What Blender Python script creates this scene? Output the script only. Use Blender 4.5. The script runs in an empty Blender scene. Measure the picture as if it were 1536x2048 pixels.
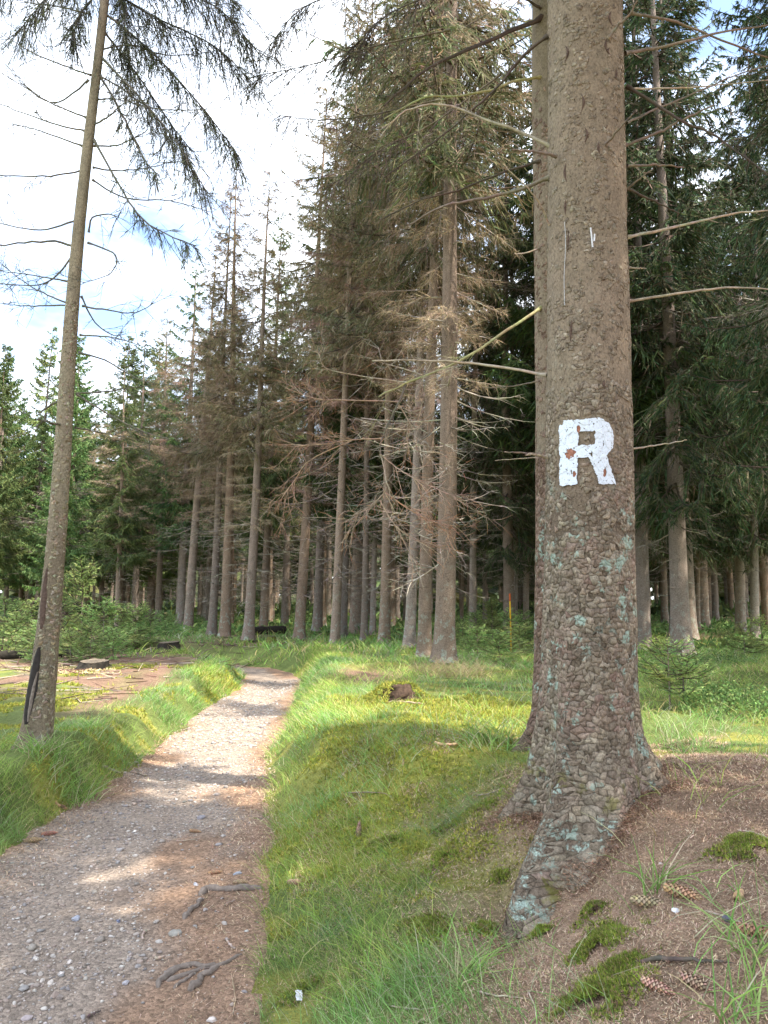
import bpy, math, random
import numpy as np
from mathutils import Vector, Matrix

rng = np.random.default_rng(11)
random.seed(11)
S = bpy.context.scene
COL = S.collection

# ------------------------------------------------------------------ camera
FPX, CU, CV, HOR = 1500.0, 768.0, 1024.0, 1195.0
CAMZ = 1.6
PITCH = math.atan((HOR - CV) / FPX)
SP, CP = math.sin(PITCH), math.cos(PITCH)
cd = bpy.data.cameras.new('camera')
cam = bpy.data.objects.new('camera', cd); COL.objects.link(cam)
cam.location = (0, 0, CAMZ)
cam.rotation_euler = (math.pi / 2 + PITCH, 0, 0)
cd.sensor_fit = 'VERTICAL'; cd.sensor_height = 24.0
cd.lens = 24.0 * FPX / 2048.0
cd.clip_start = 0.05; cd.clip_end = 1500
S.camera = cam

# ------------------------------------------------------------------ sky, sun, exposure
SUN_EL, SUN_AZ = math.radians(57), math.radians(116)      # azimuth clockwise from +Y
TO_SUN = Vector((math.cos(SUN_EL) * math.sin(SUN_AZ), math.cos(SUN_EL) * math.cos(SUN_AZ), math.sin(SUN_EL)))
W = bpy.data.worlds.new('World'); S.world = W; W.use_nodes = True
nt = W.node_tree; nt.nodes.clear()
def wn(t, **k):
    n = nt.nodes.new(t)
    for a, b in k.items(): setattr(n, a, b)
    return n
sky = wn('ShaderNodeTexSky', sky_type='NISHITA', sun_disc=False)
sky.sun_elevation = SUN_EL; sky.sun_rotation = SUN_AZ
sky.air_density = 1.0; sky.dust_density = 1.5; sky.ozone_density = 1.0
tc = wn('ShaderNodeTexCoord'); mp = wn('ShaderNodeMapping'); mp.inputs['Scale'].default_value = (1.6, 1.6, 3.2)
nz = wn('ShaderNodeTexNoise'); nz.inputs['Scale'].default_value = 1.5; nz.inputs['Detail'].default_value = 6; nz.inputs['Roughness'].default_value = .55
rp = wn('ShaderNodeValToRGB'); rp.color_ramp.elements[0].position = .40; rp.color_ramp.elements[1].position = .64
mx = wn('ShaderNodeMix', data_type='RGBA'); mx.inputs['B'].default_value = (6.8, 7.1, 7.5, 1)
bg = wn('ShaderNodeBackground'); bg.inputs['Strength'].default_value = 0.15
wo = wn('ShaderNodeOutputWorld')
L_ = nt.links.new
L_(tc.outputs['Generated'], mp.inputs['Vector']); L_(mp.outputs['Vector'], nz.inputs['Vector'])
L_(nz.outputs['Fac'], rp.inputs['Fac']); L_(rp.outputs['Color'], mx.inputs['Factor'])
L_(sky.outputs['Color'], mx.inputs['A']); L_(mx.outputs['Result'], bg.inputs['Color']); L_(bg.outputs['Background'], wo.inputs['Surface'])
sd = bpy.data.lights.new('sun', 'SUN'); sd.energy = 3.6; sd.angle = math.radians(.55); sd.color = (1, .93, .82)
sun = bpy.data.objects.new('sun', sd); COL.objects.link(sun)
sun.rotation_euler = TO_SUN.to_track_quat('Z', 'Y').to_euler()
S.view_settings.view_transform = 'Standard'; S.view_settings.look = 'None'
S.view_settings.exposure = 1.75; S.view_settings.gamma = 1.0; S.view_settings.use_curve_mapping = False
S.cycles.max_bounces = 5; S.cycles.diffuse_bounces = 4; S.cycles.glossy_bounces = 1; S.cycles.transmission_bounces = 3
S.cycles.caustics_reflective = False; S.cycles.caustics_refractive = False

# ------------------------------------------------------------------ maths helpers
def sstep(a, b, x):
    t = np.clip((x - a) / (b - a), 0, 1); return t * t * (3 - 2 * t)
def _hash(ix, iy, seed):
    h = (ix.astype(np.int64) * 374761393 + iy.astype(np.int64) * 668265263 + seed * 1442695041) & 0xffffffff
    h = ((h ^ (h >> 13)) * 1274126177) & 0xffffffff
    return ((h ^ (h >> 16)) & 0xffff) / 65535.0
def vnoise(x, y, seed=0):
    x = np.asarray(x, float); y = np.asarray(y, float)
    ix, iy = np.floor(x), np.floor(y); fx, fy = x - ix, y - iy
    fx = fx * fx * (3 - 2 * fx); fy = fy * fy * (3 - 2 * fy)
    a = _hash(ix, iy, seed); b = _hash(ix + 1, iy, seed); c = _hash(ix, iy + 1, seed); d = _hash(ix + 1, iy + 1, seed)
    return (a * (1 - fx) + b * fx) * (1 - fy) + (c * (1 - fx) + d * fx) * fy
def fbm(x, y, seed=0, o=4):
    r = 0; amp = .5; tot = 0
    for k in range(o):
        r = r + amp * vnoise(np.asarray(x) * 2 ** k + 17.3 * k, np.asarray(y) * 2 ** k - 9.1 * k, seed + k); tot += amp; amp *= .5
    return r / tot
def nrm(v):
    return v / (np.linalg.norm(v, axis=-1, keepdims=True) + 1e-9)
def ray(u, v):
    xc = (u - CU) / FPX; yc = -(v - CV) / FPX
    return np.array([xc, CP - yc * SP, yc * CP + SP])
def P(u, v, Y):
    d = ray(u, v); return np.array([0, 0, CAMZ]) + d * (Y / d[1])
def proj(p):
    x, y, z = p[..., 0], p[..., 1], p[..., 2] - CAMZ
    t = y * CP + z * SP; yy = -y * SP + z * CP
    return CU + FPX * x / t, CV - FPX * yy / t

# ------------------------------------------------------------------ terrain
PATH = np.array([(-1.05, -6), (-1.1, -2), (-1.2, 1), (-1.35, 3), (-1.52, 4.4), (-1.67, 6.2), (-1.76, 7.7), (-1.88, 9.8), (-1.98, 12.2),
                 (-2.12, 14.4), (-2.6, 16.3), (-3.7, 17.8), (-5.6, 18.8), (-8.5, 19.6), (-13, 20.4), (-22, 22)], float)
PW = np.array([.8, .8, .85, .86, .86, .76, .66, .65, .62, .56, .55, .55, .55, .55, .55, .55])
def _dense(p, w, n=18):
    out, ww = [], []
    for i in range(len(p) - 1):
        p0, p1, p2, p3 = p[max(i - 1, 0)], p[i], p[i + 1], p[min(i + 2, len(p) - 1)]
        for k in range(n):
            t = k / n
            out.append(.5 * ((2 * p1) + (-p0 + p2) * t + (2 * p0 - 5 * p1 + 4 * p2 - p3) * t * t + (-p0 + 3 * p1 - 3 * p2 + p3) * t ** 3))
            ww.append(w[i] * (1 - t) + w[i + 1] * t)
    return np.array(out), np.array(ww)
PL, PLW = _dense(PATH, PW)
PT = nrm(np.gradient(PL, axis=0)); PN = np.stack([PT[:, 1], -PT[:, 0]], 1)      # normal to the walker's right
def pathdist(x, y):
    """signed distance from the centre line (right +) and local half width"""
    x = np.asarray(x, float); y = np.asarray(y, float); sh = x.shape
    q = np.stack([x.ravel(), y.ravel()], 1); sd_ = np.empty(len(q)); hw = np.empty(len(q))
    for a in range(0, len(q), 20000):
        b = q[a:a + 20000]
        dd = (b[:, None, 0] - PL[None, :, 0]) ** 2 + (b[:, None, 1] - PL[None, :, 1]) ** 2
        i = dd.argmin(1); rel = b - PL[i]
        s = np.sign((rel * PN[i]).sum(1)); s[s == 0] = 1
        sd_[a:a + 20000] = s * np.sqrt(dd[np.arange(len(b)), i]); hw[a:a + 20000] = PLW[i]
    return sd_.reshape(sh), hw.reshape(sh)
RX, RY = 1.085, 4.1           # the painted trunk
def path_z(x, y, d, hw):
    return -.03 + .035 * (d / hw) ** 2 + .03 * (fbm(x * .9, y * .9, 3) - .5) + .012 * (fbm(x * 5, y * 5, 8) - .5)
def HD(x, y):
    x = np.asarray(x, float); y = np.asarray(y, float)
    d, hw = pathdist(x, y)
    w = hw + .20 * (fbm(x * 1.5, y * 1.5, 21) - .5) + .12 * (fbm(x * 5, y * 5, 5) - .5)
    right = d > 0
    e = np.abs(d) - w
    near = 1 - sstep(4.6, 6.5, y)
    bw_r = .55 + near * 1.3; bw_l = .32 + .1 * vnoise(x * .8, y * .8, 4)
    plat_r = .49 + .20 * np.exp(-((x - RX - .75) ** 2 / .95 ** 2 + (y - RY - .1) ** 2 / 1.1 ** 2)) - .10 * sstep(9, 18, y)
    plat_l = .34 + .08 * np.exp(-((x + 2.95) ** 2 + (y - 6.7) ** 2) / .5)
    prof_r = plat_r * (.55 * sstep(-.05, bw_r, e) + .45 * sstep(-.05, .45, e) * (1 - near * .65) + .2925 * near * sstep(.5, 1.9, e))
    prof_l = plat_l * sstep(-.05, bw_l, e)
    z = np.where(right, prof_r, prof_l)
    out = sstep(0, .5, e)
    far = sstep(5, 14, np.hypot(x, y))
    z = z + out * ((.10 + .10 * far) * (fbm(x * .55, y * .55, 1) - .5) + .09 * (fbm(x * 1.9, y * 1.9, 2) - .5) + .035 * (fbm(x * 7, y * 7, 6, 3) - .5))
    # hump with a mossy crest right of the path
    z = z + .10 * np.exp(-((x - .35) ** 2 / .35 + (y - 6.3) ** 2 / .8)) * out
    z = z - .13 * np.exp(-((x - .62) ** 2 / .30 ** 2 + (y - 3.45) ** 2 / .45 ** 2)) * out
    z = np.where(e < .02, np.minimum(z, path_z(x, y, d, hw) - .07 * sstep(.02, -.12, e) + .03), z)
    return z, d, hw, e
def H(x, y): return HD(x, y)[0]
def hit(u, v, z_off=0.0):
    d = ray(u, v); t = np.concatenate([np.arange(.8, 12, .01), np.arange(12, 90, .05)])
    pts = np.array([0, 0, CAMZ]) + t[:, None] * d
    g = H(pts[:, 0], pts[:, 1]) + z_off
    k = np.where(pts[:, 2] <= g)[0]
    i = k[0] if len(k) else len(t) - 1
    p = pts[i].copy(); p[2] = g[i]; return p

# ------------------------------------------------------------------ mesh helpers
def build_mesh(name, groups, mat=None, smooth=False):
    """groups: list of (verts Nx3, faces MxK, colours Nx3 or None)"""
    V, Cc, off = [], [], 0; fl = []; starts = []; ls = 0; anyc = any(g[2] is not None for g in groups)
    for v, f, c in groups:
        v = np.asarray(v, np.float32); f = np.asarray(f, np.int32)
        if len(f) == 0: continue
        V.append(v); fl.append((f + off).ravel()); k = f.shape[1]
        starts.append(ls + np.arange(len(f)) * k); ls += f.size; off += len(v)
        if anyc:
            Cc.append(np.broadcast_to(np.asarray(c if c is not None else (.5, .5, .5), np.float32), (len(v), 3)))
    me = bpy.data.meshes.new(name)
    V = np.concatenate(V); fl = np.concatenate(fl); starts = np.concatenate(starts)
    me.vertices.add(len(V)); me.vertices.foreach_set('co', V.ravel())
    me.loops.add(len(fl)); me.loops.foreach_set('vertex_index', fl)
    me.polygons.add(len(starts)); me.polygons.foreach_set('loop_start', starts.astype(np.int32))
    me.update(calc_edges=True)
    if anyc:
        C = np.concatenate(Cc); a = me.color_attributes.new('Col', 'FLOAT_COLOR', 'POINT')
        a.data.foreach_set('color', np.concatenate([C, np.ones((len(C), 1), np.float32)], 1).ravel())
    if smooth: me.polygons.foreach_set('use_smooth', np.ones(len(starts), bool))
    if mat: me.materials.append(mat)
    return me
def link(name, me, parent=None, loc=None):
    o = bpy.data.objects.new(name, me); COL.objects.link(o)
    if parent: o.parent = parent
    if loc is not None: o.location = loc
    return o
def tag(o, label=None, cat=None, group=None, kind=None):
    if label: o['label'] = label
    if cat: o['category'] = cat
    if group: o['group'] = group
    if kind: o['kind'] = kind
    return o
def root(name, label, cat, loc=(0, 0, 0), group=None):
    return tag(link(name, None, None, loc), label, cat, group)
def tube(pts, rad, sides=6, cap=True):
    pts = np.asarray(pts, float); n = len(pts); rad = np.broadcast_to(np.asarray(rad, float), (n,))
    T = nrm(np.gradient(pts, axis=0)); ref = np.array([0, 0, 1.]) if abs(T[:, 2]).mean() < .8 else np.array([1., 0, 0])
    A = nrm(np.cross(T, ref)); B = np.cross(T, A)
    a = np.arange(sides) * 2 * math.pi / sides
    v = pts[:, None] + rad[:, None, None] * (np.cos(a)[None, :, None] * A[:, None] + np.sin(a)[None, :, None] * B[:, None])
    v = v.reshape(-1, 3); i = np.arange(n - 1)[:, None] * sides; j = np.arange(sides)[None]; k = (j + 1) % sides
    f = np.stack([i + j, i + k, i + sides + k, i + sides + j], -1).reshape(-1, 4)
    return v, f
def sticks(p0, p1, r0, r1):
    """many 3-sided tapering sticks"""
    n = len(p0); T = nrm(p1 - p0); A = nrm(np.cross(T, rng.normal(size=(n, 3)))); B = np.cross(T, A)
    a = np.arange(3) * 2 * math.pi / 3; r0 = np.broadcast_to(r0, (n,)); r1 = np.broadcast_to(r1, (n,))
    ring = np.cos(a)[None, :, None] * A[:, None] + np.sin(a)[None, :, None] * B[:, None]
    v = np.concatenate([p0[:, None] + r0[:, None, None] * ring, p1[:, None] + r1[:, None, None] * ring], 1).reshape(-1, 3)
    b = np.array([(0, 1, 4, 3), (1, 2, 5, 4), (2, 0, 3, 5)]); f = (np.arange(n)[:, None, None] * 6 + b[None]).reshape(-1, 4)
    return v, f, 6
def strips(base, d, bend, L, Wd, segs=2, leaf=True, side=None):
    """tapering ribbons: p(t) = base + d L t + bend L t^2"""
    n = len(base); L = np.broadcast_to(L, (n,))[:, None]; Wd = np.broadcast_to(Wd, (n,))[:, None]
    sd_ = nrm(np.cross(d, rng.normal(size=(n, 3)) if side is None else side))
    prof = {1: [1.], 2: [.55, 1.] if leaf else [1., .75], 3: [.5, 1., .8] if leaf else [1., .85, .55]}[segs]
    ts = {1: [0.], 2: [0., .5], 3: [0., .36, .72]}[segs]
    vs = []
    for t, w in zip(ts, prof):
        p = base + d * (L * t) + bend * (L * t * t)
        vs += [p - sd_ * Wd * w * .5, p + sd_ * Wd * w * .5]
    vs.append(base + d * L + bend * L)
    k = len(vs); v = np.stack(vs, 1).reshape(-1, 3); f = []
    for s in range(segs - 1):
        a = 2 * s; f += [(a, a + 1, a + 3), (a, a + 3, a + 2)]
    f.append((k - 3, k - 2, k - 1))
    f = (np.arange(n)[:, None, None] * k + np.array(f)[None]).reshape(-1, 3)
    return v, f, k
def rep(c, k): return np.repeat(np.asarray(c, np.float32), k, axis=0)
def pal(n, cols, weights=None, var=.18, hue=.06):
    cols = np.array(cols, float); i = rng.choice(len(cols), n, p=weights)
    return np.clip(cols[i] * (1 + var * rng.normal(size=(n, 1))) * (1 + hue * rng.normal(size=(n, 3))), .004, 1)
def smooth_curve(pts, n=16):
    p = np.asarray(pts, float)
    if len(p) == 2: return p[0] + np.linspace(0, 1, n)[:, None] * (p[1] - p[0])
    out = []; m = len(p) - 1; per = max(2, n // m)
    for i in range(m):
        p0, p1, p2, p3 = p[max(i - 1, 0)], p[i], p[i + 1], p[min(i + 2, m)]
        for k in range(per):
            t = k / per
            out.append(.5 * ((2 * p1) + (-p0 + p2) * t + (2 * p0 - 5 * p1 + 4 * p2 - p3) * t * t + (-p0 + 3 * p1 - 3 * p2 + p3) * t ** 3))
    out.append(p[-1]); return np.array(out)

# ------------------------------------------------------------------ materials
class NT:
    def __init__(s, name):
        s.m = bpy.data.materials.new(name); s.m.use_nodes = True; s.t = s.m.node_tree; s.t.nodes.clear()
        s.out = s.n('ShaderNodeOutputMaterial')
    def n(s, ty, **k):
        o = s.t.nodes.new(ty)
        for a, b in k.items():
            if a.startswith('i_'):
                o.inputs[a[2:].replace('_', ' ')].default_value = b
            else: setattr(o, a, b)
        return o
    def l(s, a, b): s.t.links.new(a, b)
    def noise(s, vec, scale, detail=4, rough=.6):
        o = s.n('ShaderNodeTexNoise'); o.inputs['Scale'].default_value = scale; o.inputs['Detail'].default_value = detail; o.inputs['Roughness'].default_value = rough
        if vec is not None: s.l(vec, o.inputs['Vector'])
        return o.outputs['Fac']
    def ramp(s, fac, stops):
        o = s.n('ShaderNodeValToRGB'); e = o.color_ramp.elements
        while len(e) < len(stops): e.new(.5)
        for q, (p, c) in zip(e, stops):
            q.position = p; q.color = (c, c, c, 1) if np.isscalar(c) else (*c, 1)
        s.l(fac, o.inputs['Fac']); return o.outputs['Color']
    def mix(s, fac, a, b, blend='MIX'):
        o = s.n('ShaderNodeMix', data_type='RGBA', blend_type=blend)
        for val, key in ((fac, 'Factor'), (a, 'A'), (b, 'B')):
            if hasattr(val, 'is_linked'): s.l(val, o.inputs[key])
            elif key == 'Factor': o.inputs[key].default_value = val
            else: o.inputs[key].default_value = (*val, 1)
        return o.outputs['Result']
    def math(s, op, a, b):
        o = s.n('ShaderNodeMath', operation=op)
        for i, val in enumerate((a, b)):
            if hasattr(val, 'is_linked'): s.l(val, o.inputs[i])
            else: o.inputs[i].default_value = val
        return o.outputs[0]
    def pos(s): return s.n('ShaderNodeTexCoord').outputs['Object']
    def attr(s, name='Col'): return s.n('ShaderNodeAttribute', attribute_name=name).outputs['Color']
    def orand(s): return s.n('ShaderNodeObjectInfo').outputs['Random']
    def bump(s, h, strength, dist):
        o = s.n('ShaderNodeBump'); o.inputs['Strength'].default_value = strength; o.inputs['Distance'].default_value = dist
        s.l(h, o.inputs['Height']); return o.outputs['Normal']
    def finish(s, col, rough=.85, normal=None, spec=.2, trans=0.0):
        b = s.n('ShaderNodeBsdfPrincipled'); b.inputs['Roughness'].default_value = rough
        b.inputs['Specular IOR Level'].default_value = spec
        if hasattr(col, 'is_linked'): s.l(col, b.inputs['Base Color'])
        else: b.inputs['Base Color'].default_value = (*col, 1)
        if normal is not None: s.l(normal, b.inputs['Normal'])
        sh = b.outputs[0]
        if trans:
            t = s.n('ShaderNodeBsdfTranslucent'); m = s.n('ShaderNodeMixShader'); m.inputs[0].default_value = trans
            s.l(col, t.inputs['Color']); s.l(sh, m.inputs[1]); s.l(t.outputs[0], m.inputs[2]); sh = m.outputs[0]
        s.l(sh, s.out.inputs['Surface']); return s.m
def diffuse_col(name, trans=0.0, scale=0, amt=.3, orand=0.0, rough=.7, spec=.15):
    """piece colour from its own attribute, with a little grain and a change from thing to thing"""
    n = NT(name); c = n.attr()
    if scale:
        f = n.noise(n.pos(), scale, 3); c = n.mix(1.0, c, n.ramp(f, [(.25, 1 - amt), (.75, 1 + amt)]), 'MULTIPLY')
    if orand:
        h = n.n('ShaderNodeHueSaturation'); r = n.orand()
        n.l(c, h.inputs['Color'])
        mr = n.n('ShaderNodeMapRange'); mr.inputs[3].default_value = 1 - orand; mr.inputs[4].default_value = 1 + orand; n.l(r, mr.inputs[0]); n.l(mr.outputs[0], h.inputs['Value'])
        m2 = n.n('ShaderNodeMath', operation='MULTIPLY'); n.l(r, m2.inputs[0]); m2.inputs[1].default_value = 7.13
        fr = n.n('ShaderNodeMath', operation='FRACT'); n.l(m2.outputs[0], fr.inputs[0])
        m3 = n.n('ShaderNodeMapRange'); m3.inputs[3].default_value = .47; m3.inputs[4].default_value = .525; n.l(fr.outputs[0], m3.inputs[0]); n.l(m3.outputs[0], h.inputs['Hue'])
        c = h.outputs['Color']
    return n.finish(c, rough, None, spec, trans)
M_FOL = diffuse_col('spruce_needles', .22, 0, 0, .28)
M_DEAD = diffuse_col('dead_twigs', 0, 0, 0, .22)
M_GRASS = diffuse_col('grass_blades', .3, .9, .25)
M_MOSS = diffuse_col('moss', .2, 2.5, .3)
M_NEEDLE = diffuse_col('fallen_needles', 0, 1.5, .25)
M_STONE = diffuse_col('stone', 0, 60, .25, 0, .8, .3)
M_BRANCH = diffuse_col('branch_bark', 0, 40, .35)
M_CONE = diffuse_col('cone', 0, 90, .25, .12, .6, .3)

def bark(name, base, dark, sc=1.0, lichen=.5, orand=True, bumpd=.012, pits=False):
    n = NT(name); p = n.pos()
    mp = n.n('ShaderNodeMapping'); mp.inputs['Scale'].default_value = (1, 1, .75); n.l(p, mp.inputs['Vector']); q = mp.outputs['Vector']
    vo = n.n('ShaderNodeTexVoronoi', feature='DISTANCE_TO_EDGE'); vo.inputs['Scale'].default_value = 34 * sc; n.l(q, vo.inputs['Vector'])
    plates = n.ramp(vo.outputs['Distance'], [(.0, 0.0), (.12, 1.0)])
    if pits:
        vp = n.n('ShaderNodeTexVoronoi'); vp.inputs['Scale'].default_value = 60; n.l(q, vp.inputs['Vector'])
        pit = n.mix(n.ramp(n.noise(p, 6, 3), [(.35, .15), (.65, 1.)]), (1, 1, 1), n.ramp(vp.outputs['Distance'], [(.10, .1), (.26, 1.)]))
        s0 = n.n('ShaderNodeSeparateXYZ'); n.l(p, s0.inputs[0]); hi = n.ramp(n.math('ADD', n.math('DIVIDE', s0.outputs['Z'], 4.), n.math('MULTIPLY', n.math('SUBTRACT', n.noise(p, 3, 3), .5), .25)), [(.38, 0.), (.52, 1.)])
        plates = n.mix(hi, n.mix(.6, plates, (0, 0, 0)), pit)  # low bark: crevice colour, with the shade under the flakes painted in
    f1 = n.noise(q, 9 * sc, 5); f2 = n.noise(p, 1.3, 3); f3 = n.noise(q, 70 * sc, 3)
    c = n.mix(n.ramp(f1, [(.3, 0.), (.7, 1.)]), base, tuple(.72 * x for x in base))
    c = n.mix(n.ramp(plates, [(0, .75), (1, 0.)]), c, dark)
    c = n.mix(n.ramp(f2, [(.45, 0.), (.7, .35)]), c, (.28, .195, .15))
    # lichen towards the foot, moss at the very bottom
    sp = n.n('ShaderNodeSeparateXYZ'); n.l(p, sp.inputs[0])
    low = n.ramp(n.math('DIVIDE', sp.outputs['Z'], 3.2), [(.0, 1.), (.25, .55), (.6, .12), (1., .0)])
    lf = n.math('MULTIPLY', n.ramp(n.noise(p, 7, 4, .65), [(.54, 0.), (.6, 1.)]), n.ramp(n.noise(p, 55, 3, .7), [(.42, 0.), (.55, 1.)]))
    c = n.mix(n.math('MULTIPLY', n.math('MULTIPLY', low, lf), lichen), c, (.36, .45, .38))
    if orand:
        h = n.n('ShaderNodeHueSaturation'); n.l(c, h.inputs['Color']); r = n.orand()
        for a, b, key, k in ((.75, 1.3, 'Value', 1.), (.75, 1.25, 'Saturation', 5.7)):
            fr = n.math('FRACT', n.math('MULTIPLY', r, k), 0.); mr = n.n('ShaderNodeMapRange'); mr.inputs[3].default_value = a; mr.inputs[4].default_value = b
            n.l(fr, mr.inputs[0]); n.l(mr.outputs[0], h.inputs[key])
        c = h.outputs['Color']
    if pits:
        c = n.mix(1., c, n.ramp(n.noise(q, 85, 5, .72), [(.32, .5), (.52, 1.05), (.75, 1.4)]), 'MULTIPLY'); f3 = n.noise(q, 110, 4, .75)
    hgt = n.math('ADD', n.math('MULTIPLY', plates, .6), n.math('ADD', n.math('MULTIPLY', f1, .5), n.math('MULTIPLY', f3, .25)))
    return n.finish(c, .9, n.bump(hgt, .8, bumpd), .12)
M_BARK = bark('spruce_bark', (.30, .232, .18), (.095, .07, .052), 1.0, .8)
M_BARK_R = bark('flaky_bark', (.245, .195, .138), (.05, .036, .025), 1.6, .9, False, .016, True)
M_BARK_L = bark('slim_tree_bark', (.27, .225, .155), (.12, .09, .06), 1.4, .25, False, .006, True)

def mat_flake():
    n = NT('bark_flake'); p = n.n('ShaderNodeNewGeometry').outputs['Position']; c = n.attr(); f = n.noise(p, 75, 5, .72); fb = n.noise(p, 14, 4, .65)
    c = n.mix(1., c, n.ramp(f, [(.30, .42), (.55, 1.05), (.75, 1.45)]), 'MULTIPLY'); c = n.mix(1., c, n.ramp(fb, [(.3, .72), (.7, 1.22)]), 'MULTIPLY')
    sp = n.n('ShaderNodeSeparateXYZ'); n.l(p, sp.inputs[0])
    low = n.ramp(n.math('DIVIDE', sp.outputs['Z'], 3.), [(.12, .75), (.45, 1.), (.68, .9), (.76, 0.)])
    lf = n.ramp(n.noise(p, 7.5, 5, .62), [(.565, 0.), (.60, 1.)]); l2 = n.ramp(n.noise(p, 42, 4, .6), [(.42, 0.), (.5, 1.)])
    c = n.mix(n.math('MULTIPLY', n.math('MULTIPLY', low, lf), n.math('MULTIPLY', l2, .85)), c, (.36, .47, .39))
    mo = n.ramp(n.math('DIVIDE', sp.outputs['Z'], 3.), [(.1, 1.), (.28, .6), (.34, 0.)])
    mf = n.ramp(n.noise(p, 5.1, 4, .6), [(.58, 0.), (.63, .8)]); c = n.mix(n.math('MULTIPLY', mo, mf), c, (.17, .16, .04))
    return n.finish(c, .92, n.bump(f, .9, .012), .1)
M_FLAKE = mat_flake()
def mat_ground():
    n = NT('forest_floor'); p = n.pos(); c = n.attr()
    f1 = n.noise(p, 2.2, 5); f2 = n.noise(p, 28, 5, .7); f3 = n.noise(p, 120, 3, .7)
    c = n.mix(1., c, n.ramp(f1, [(.25, .7), (.75, 1.3)]), 'MULTIPLY'); c = n.mix(1., c, n.ramp(f2, [(.25, .6), (.75, 1.4)]), 'MULTIPLY')
    c = n.mix(1., c, n.ramp(f3, [(.25, .6), (.75, 1.4)]), 'MULTIPLY')
    return n.finish(c, .95, n.bump(n.math('ADD', f2, n.math('MULTIPLY', f3, .5)), .8, .03), .1)
M_GROUND = mat_ground()
def mat_path():
    n = NT('path_gravel'); p = n.pos(); c = n.attr()
    f1 = n.noise(p, 3, 5); f3 = n.noise(p, 160, 2, .7)
    vo = n.n('ShaderNodeTexVoronoi'); vo.inputs['Scale'].default_value = 62; n.l(p, vo.inputs['Vector'])
    c = n.mix(1., c, n.ramp(f1, [(.25, .8), (.75, 1.2)]), 'MULTIPLY')
    c = n.mix(1., c, n.ramp(vo.outputs['Color'], [(.1, .65), (.9, 1.4)]), 'MULTIPLY')
    c = n.mix(1., c, n.ramp(f3, [(.25, .65), (.75, 1.35)]), 'MULTIPLY')
    hg = n.math('ADD', n.math('MULTIPLY', vo.outputs['Distance'], -1.), f3)
    return n.finish(c, .9, n.bump(hg, .7, .012), .2)
M_PATH = mat_path()
def simple(name, col, rough=.8, scale=30, amt=.3, bumpd=.004, spec=.2):
    n = NT(name); p = n.pos(); f = n.noise(p, scale, 4); c = n.mix(1., col, n.ramp(f, [(.25, 1 - amt), (.75, 1 + amt)]), 'MULTIPLY')
    return n.finish(c, rough, n.bump(f, .6, bumpd), spec)
M_CUT = simple('cut_wood', (.17, .135, .095), .8, 25, .25)
M_STUMP = simple('stump_bark', (.032, .027, .02), .9, 18, .5, .02)  # dark bark, its colour lowered further to stand in for shade
M_CHAR = simple('blackened_wood', (.022, .016, .013), .7, 30, .5, .01, .3)
M_ROOT = simple('weathered_root', (.21, .17, .14), .85, 45, .4, .008)
M_YELLOW = simple('yellow_paint', (.62, .36, .02), .6, 20, .15)
M_ORANGE = simple('orange_paint', (.45, .09, .02), .6, 20, .2)
def mat_paint():
    n = NT('white_paint'); p = n.pos(); f = n.noise(p, 55, 4, .7); c = n.ramp(f, [(.28, (.40, .39, .40)), (.42, (.64, .69, .76)), (.8, (.71, .77, .86))])
    return n.finish(c, .6, n.bump(f, .5, .004), .3)
M_PAINT = mat_paint()
M_REDBARK = simple('raw_red_bark', (.33, .15, .10), .9, 60, .3)

# ------------------------------------------------------------------ ground and path
def zones(x, y, d, hw, e):
    """weights of needle litter, moss, bare soil, grass at a ground point"""
    n1 = fbm(x * 1.4, y * 1.4, 31); n2 = fbm(x * 3.1 + 4, y * 3.1, 37)
    right = d > 0
    # right near mound: needle litter
    needle = np.where(right, sstep(-.15, .45, (x - (.05 + .16 * (y - 2.6)) + .5 * (n1 - .5))) * (1 - sstep(4.4, 5.3, y + .6 * (n1 - .5))), 0)
    moss = np.where(right, sstep(-.75, .0, x + .25 - .3 * (n2 - .5)) * sstep(4.5, 5.2, y) * (1 - sstep(7.6, 9.5, y)) * (1 - sstep(1.0, 1.8, x)), 0)
    moss = np.maximum(moss, np.where(right, sstep(.52, .60, n2) * (x < 3.5) * .8 * (y < 16), 0))
    # left: soil track and clearing
    soil_t = np.exp(-((np.abs(d) - hw - 1.15 - .25 * np.sin(y * .5)) / .38) ** 2) * (d < 0) * sstep(7.0, 9.5, y)
    clear = (d < 0) * sstep(-3.2, -4.2, x + .5 * (n1 - .5)) * sstep(9, 11, y) * (1 - sstep(21, 25, y))
    soil = np.clip(np.maximum(soil_t, clear * sstep(.42, .58, n1)), 0, 1)
    # patch of bare soil beside the mid-ground trees
    soil = np.maximum(soil, np.exp(-(((x + .35) / .55) ** 2 + ((y - 11.3) / .9) ** 2)) * 1.2)
    soil = np.maximum(soil, np.exp(-(((x + 3.0) / 2.3) ** 2 + ((y - 20.6) / 1.0) ** 2)) * .9)
    moss = np.maximum(moss, np.where(~right, sstep(.5, .6, n2) * .85, 0))
    forest = sstep(19, 24, y + 2 * (n1 - .5)) * .75
    needle = np.maximum(needle, forest * sstep(.42, .58, n1))
    soil = np.clip(soil, 0, 1); needle = needle * (1 - soil); moss = moss * (1 - soil) * (1 - needle)
    return needle, moss, soil
def axis(a0, a1, step, lo, hi, g):
    c = list(np.arange(a0, a1, step)); s = step
    while c[-1] < hi: s *= g; c.append(c[-1] + s)
    s = step
    while c[0] > lo: s *= g; c.insert(0, c[0] - s)
    return np.array(c)
xs = axis(-4.2, 3.2, .06, -260, 260, 1.07); ys = axis(2.0, 9.5, .055, -120, 420, 1.04)
GX, GY = np.meshgrid(xs, ys); GZ, GD, GW, GE = HD(GX, GY)
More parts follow.
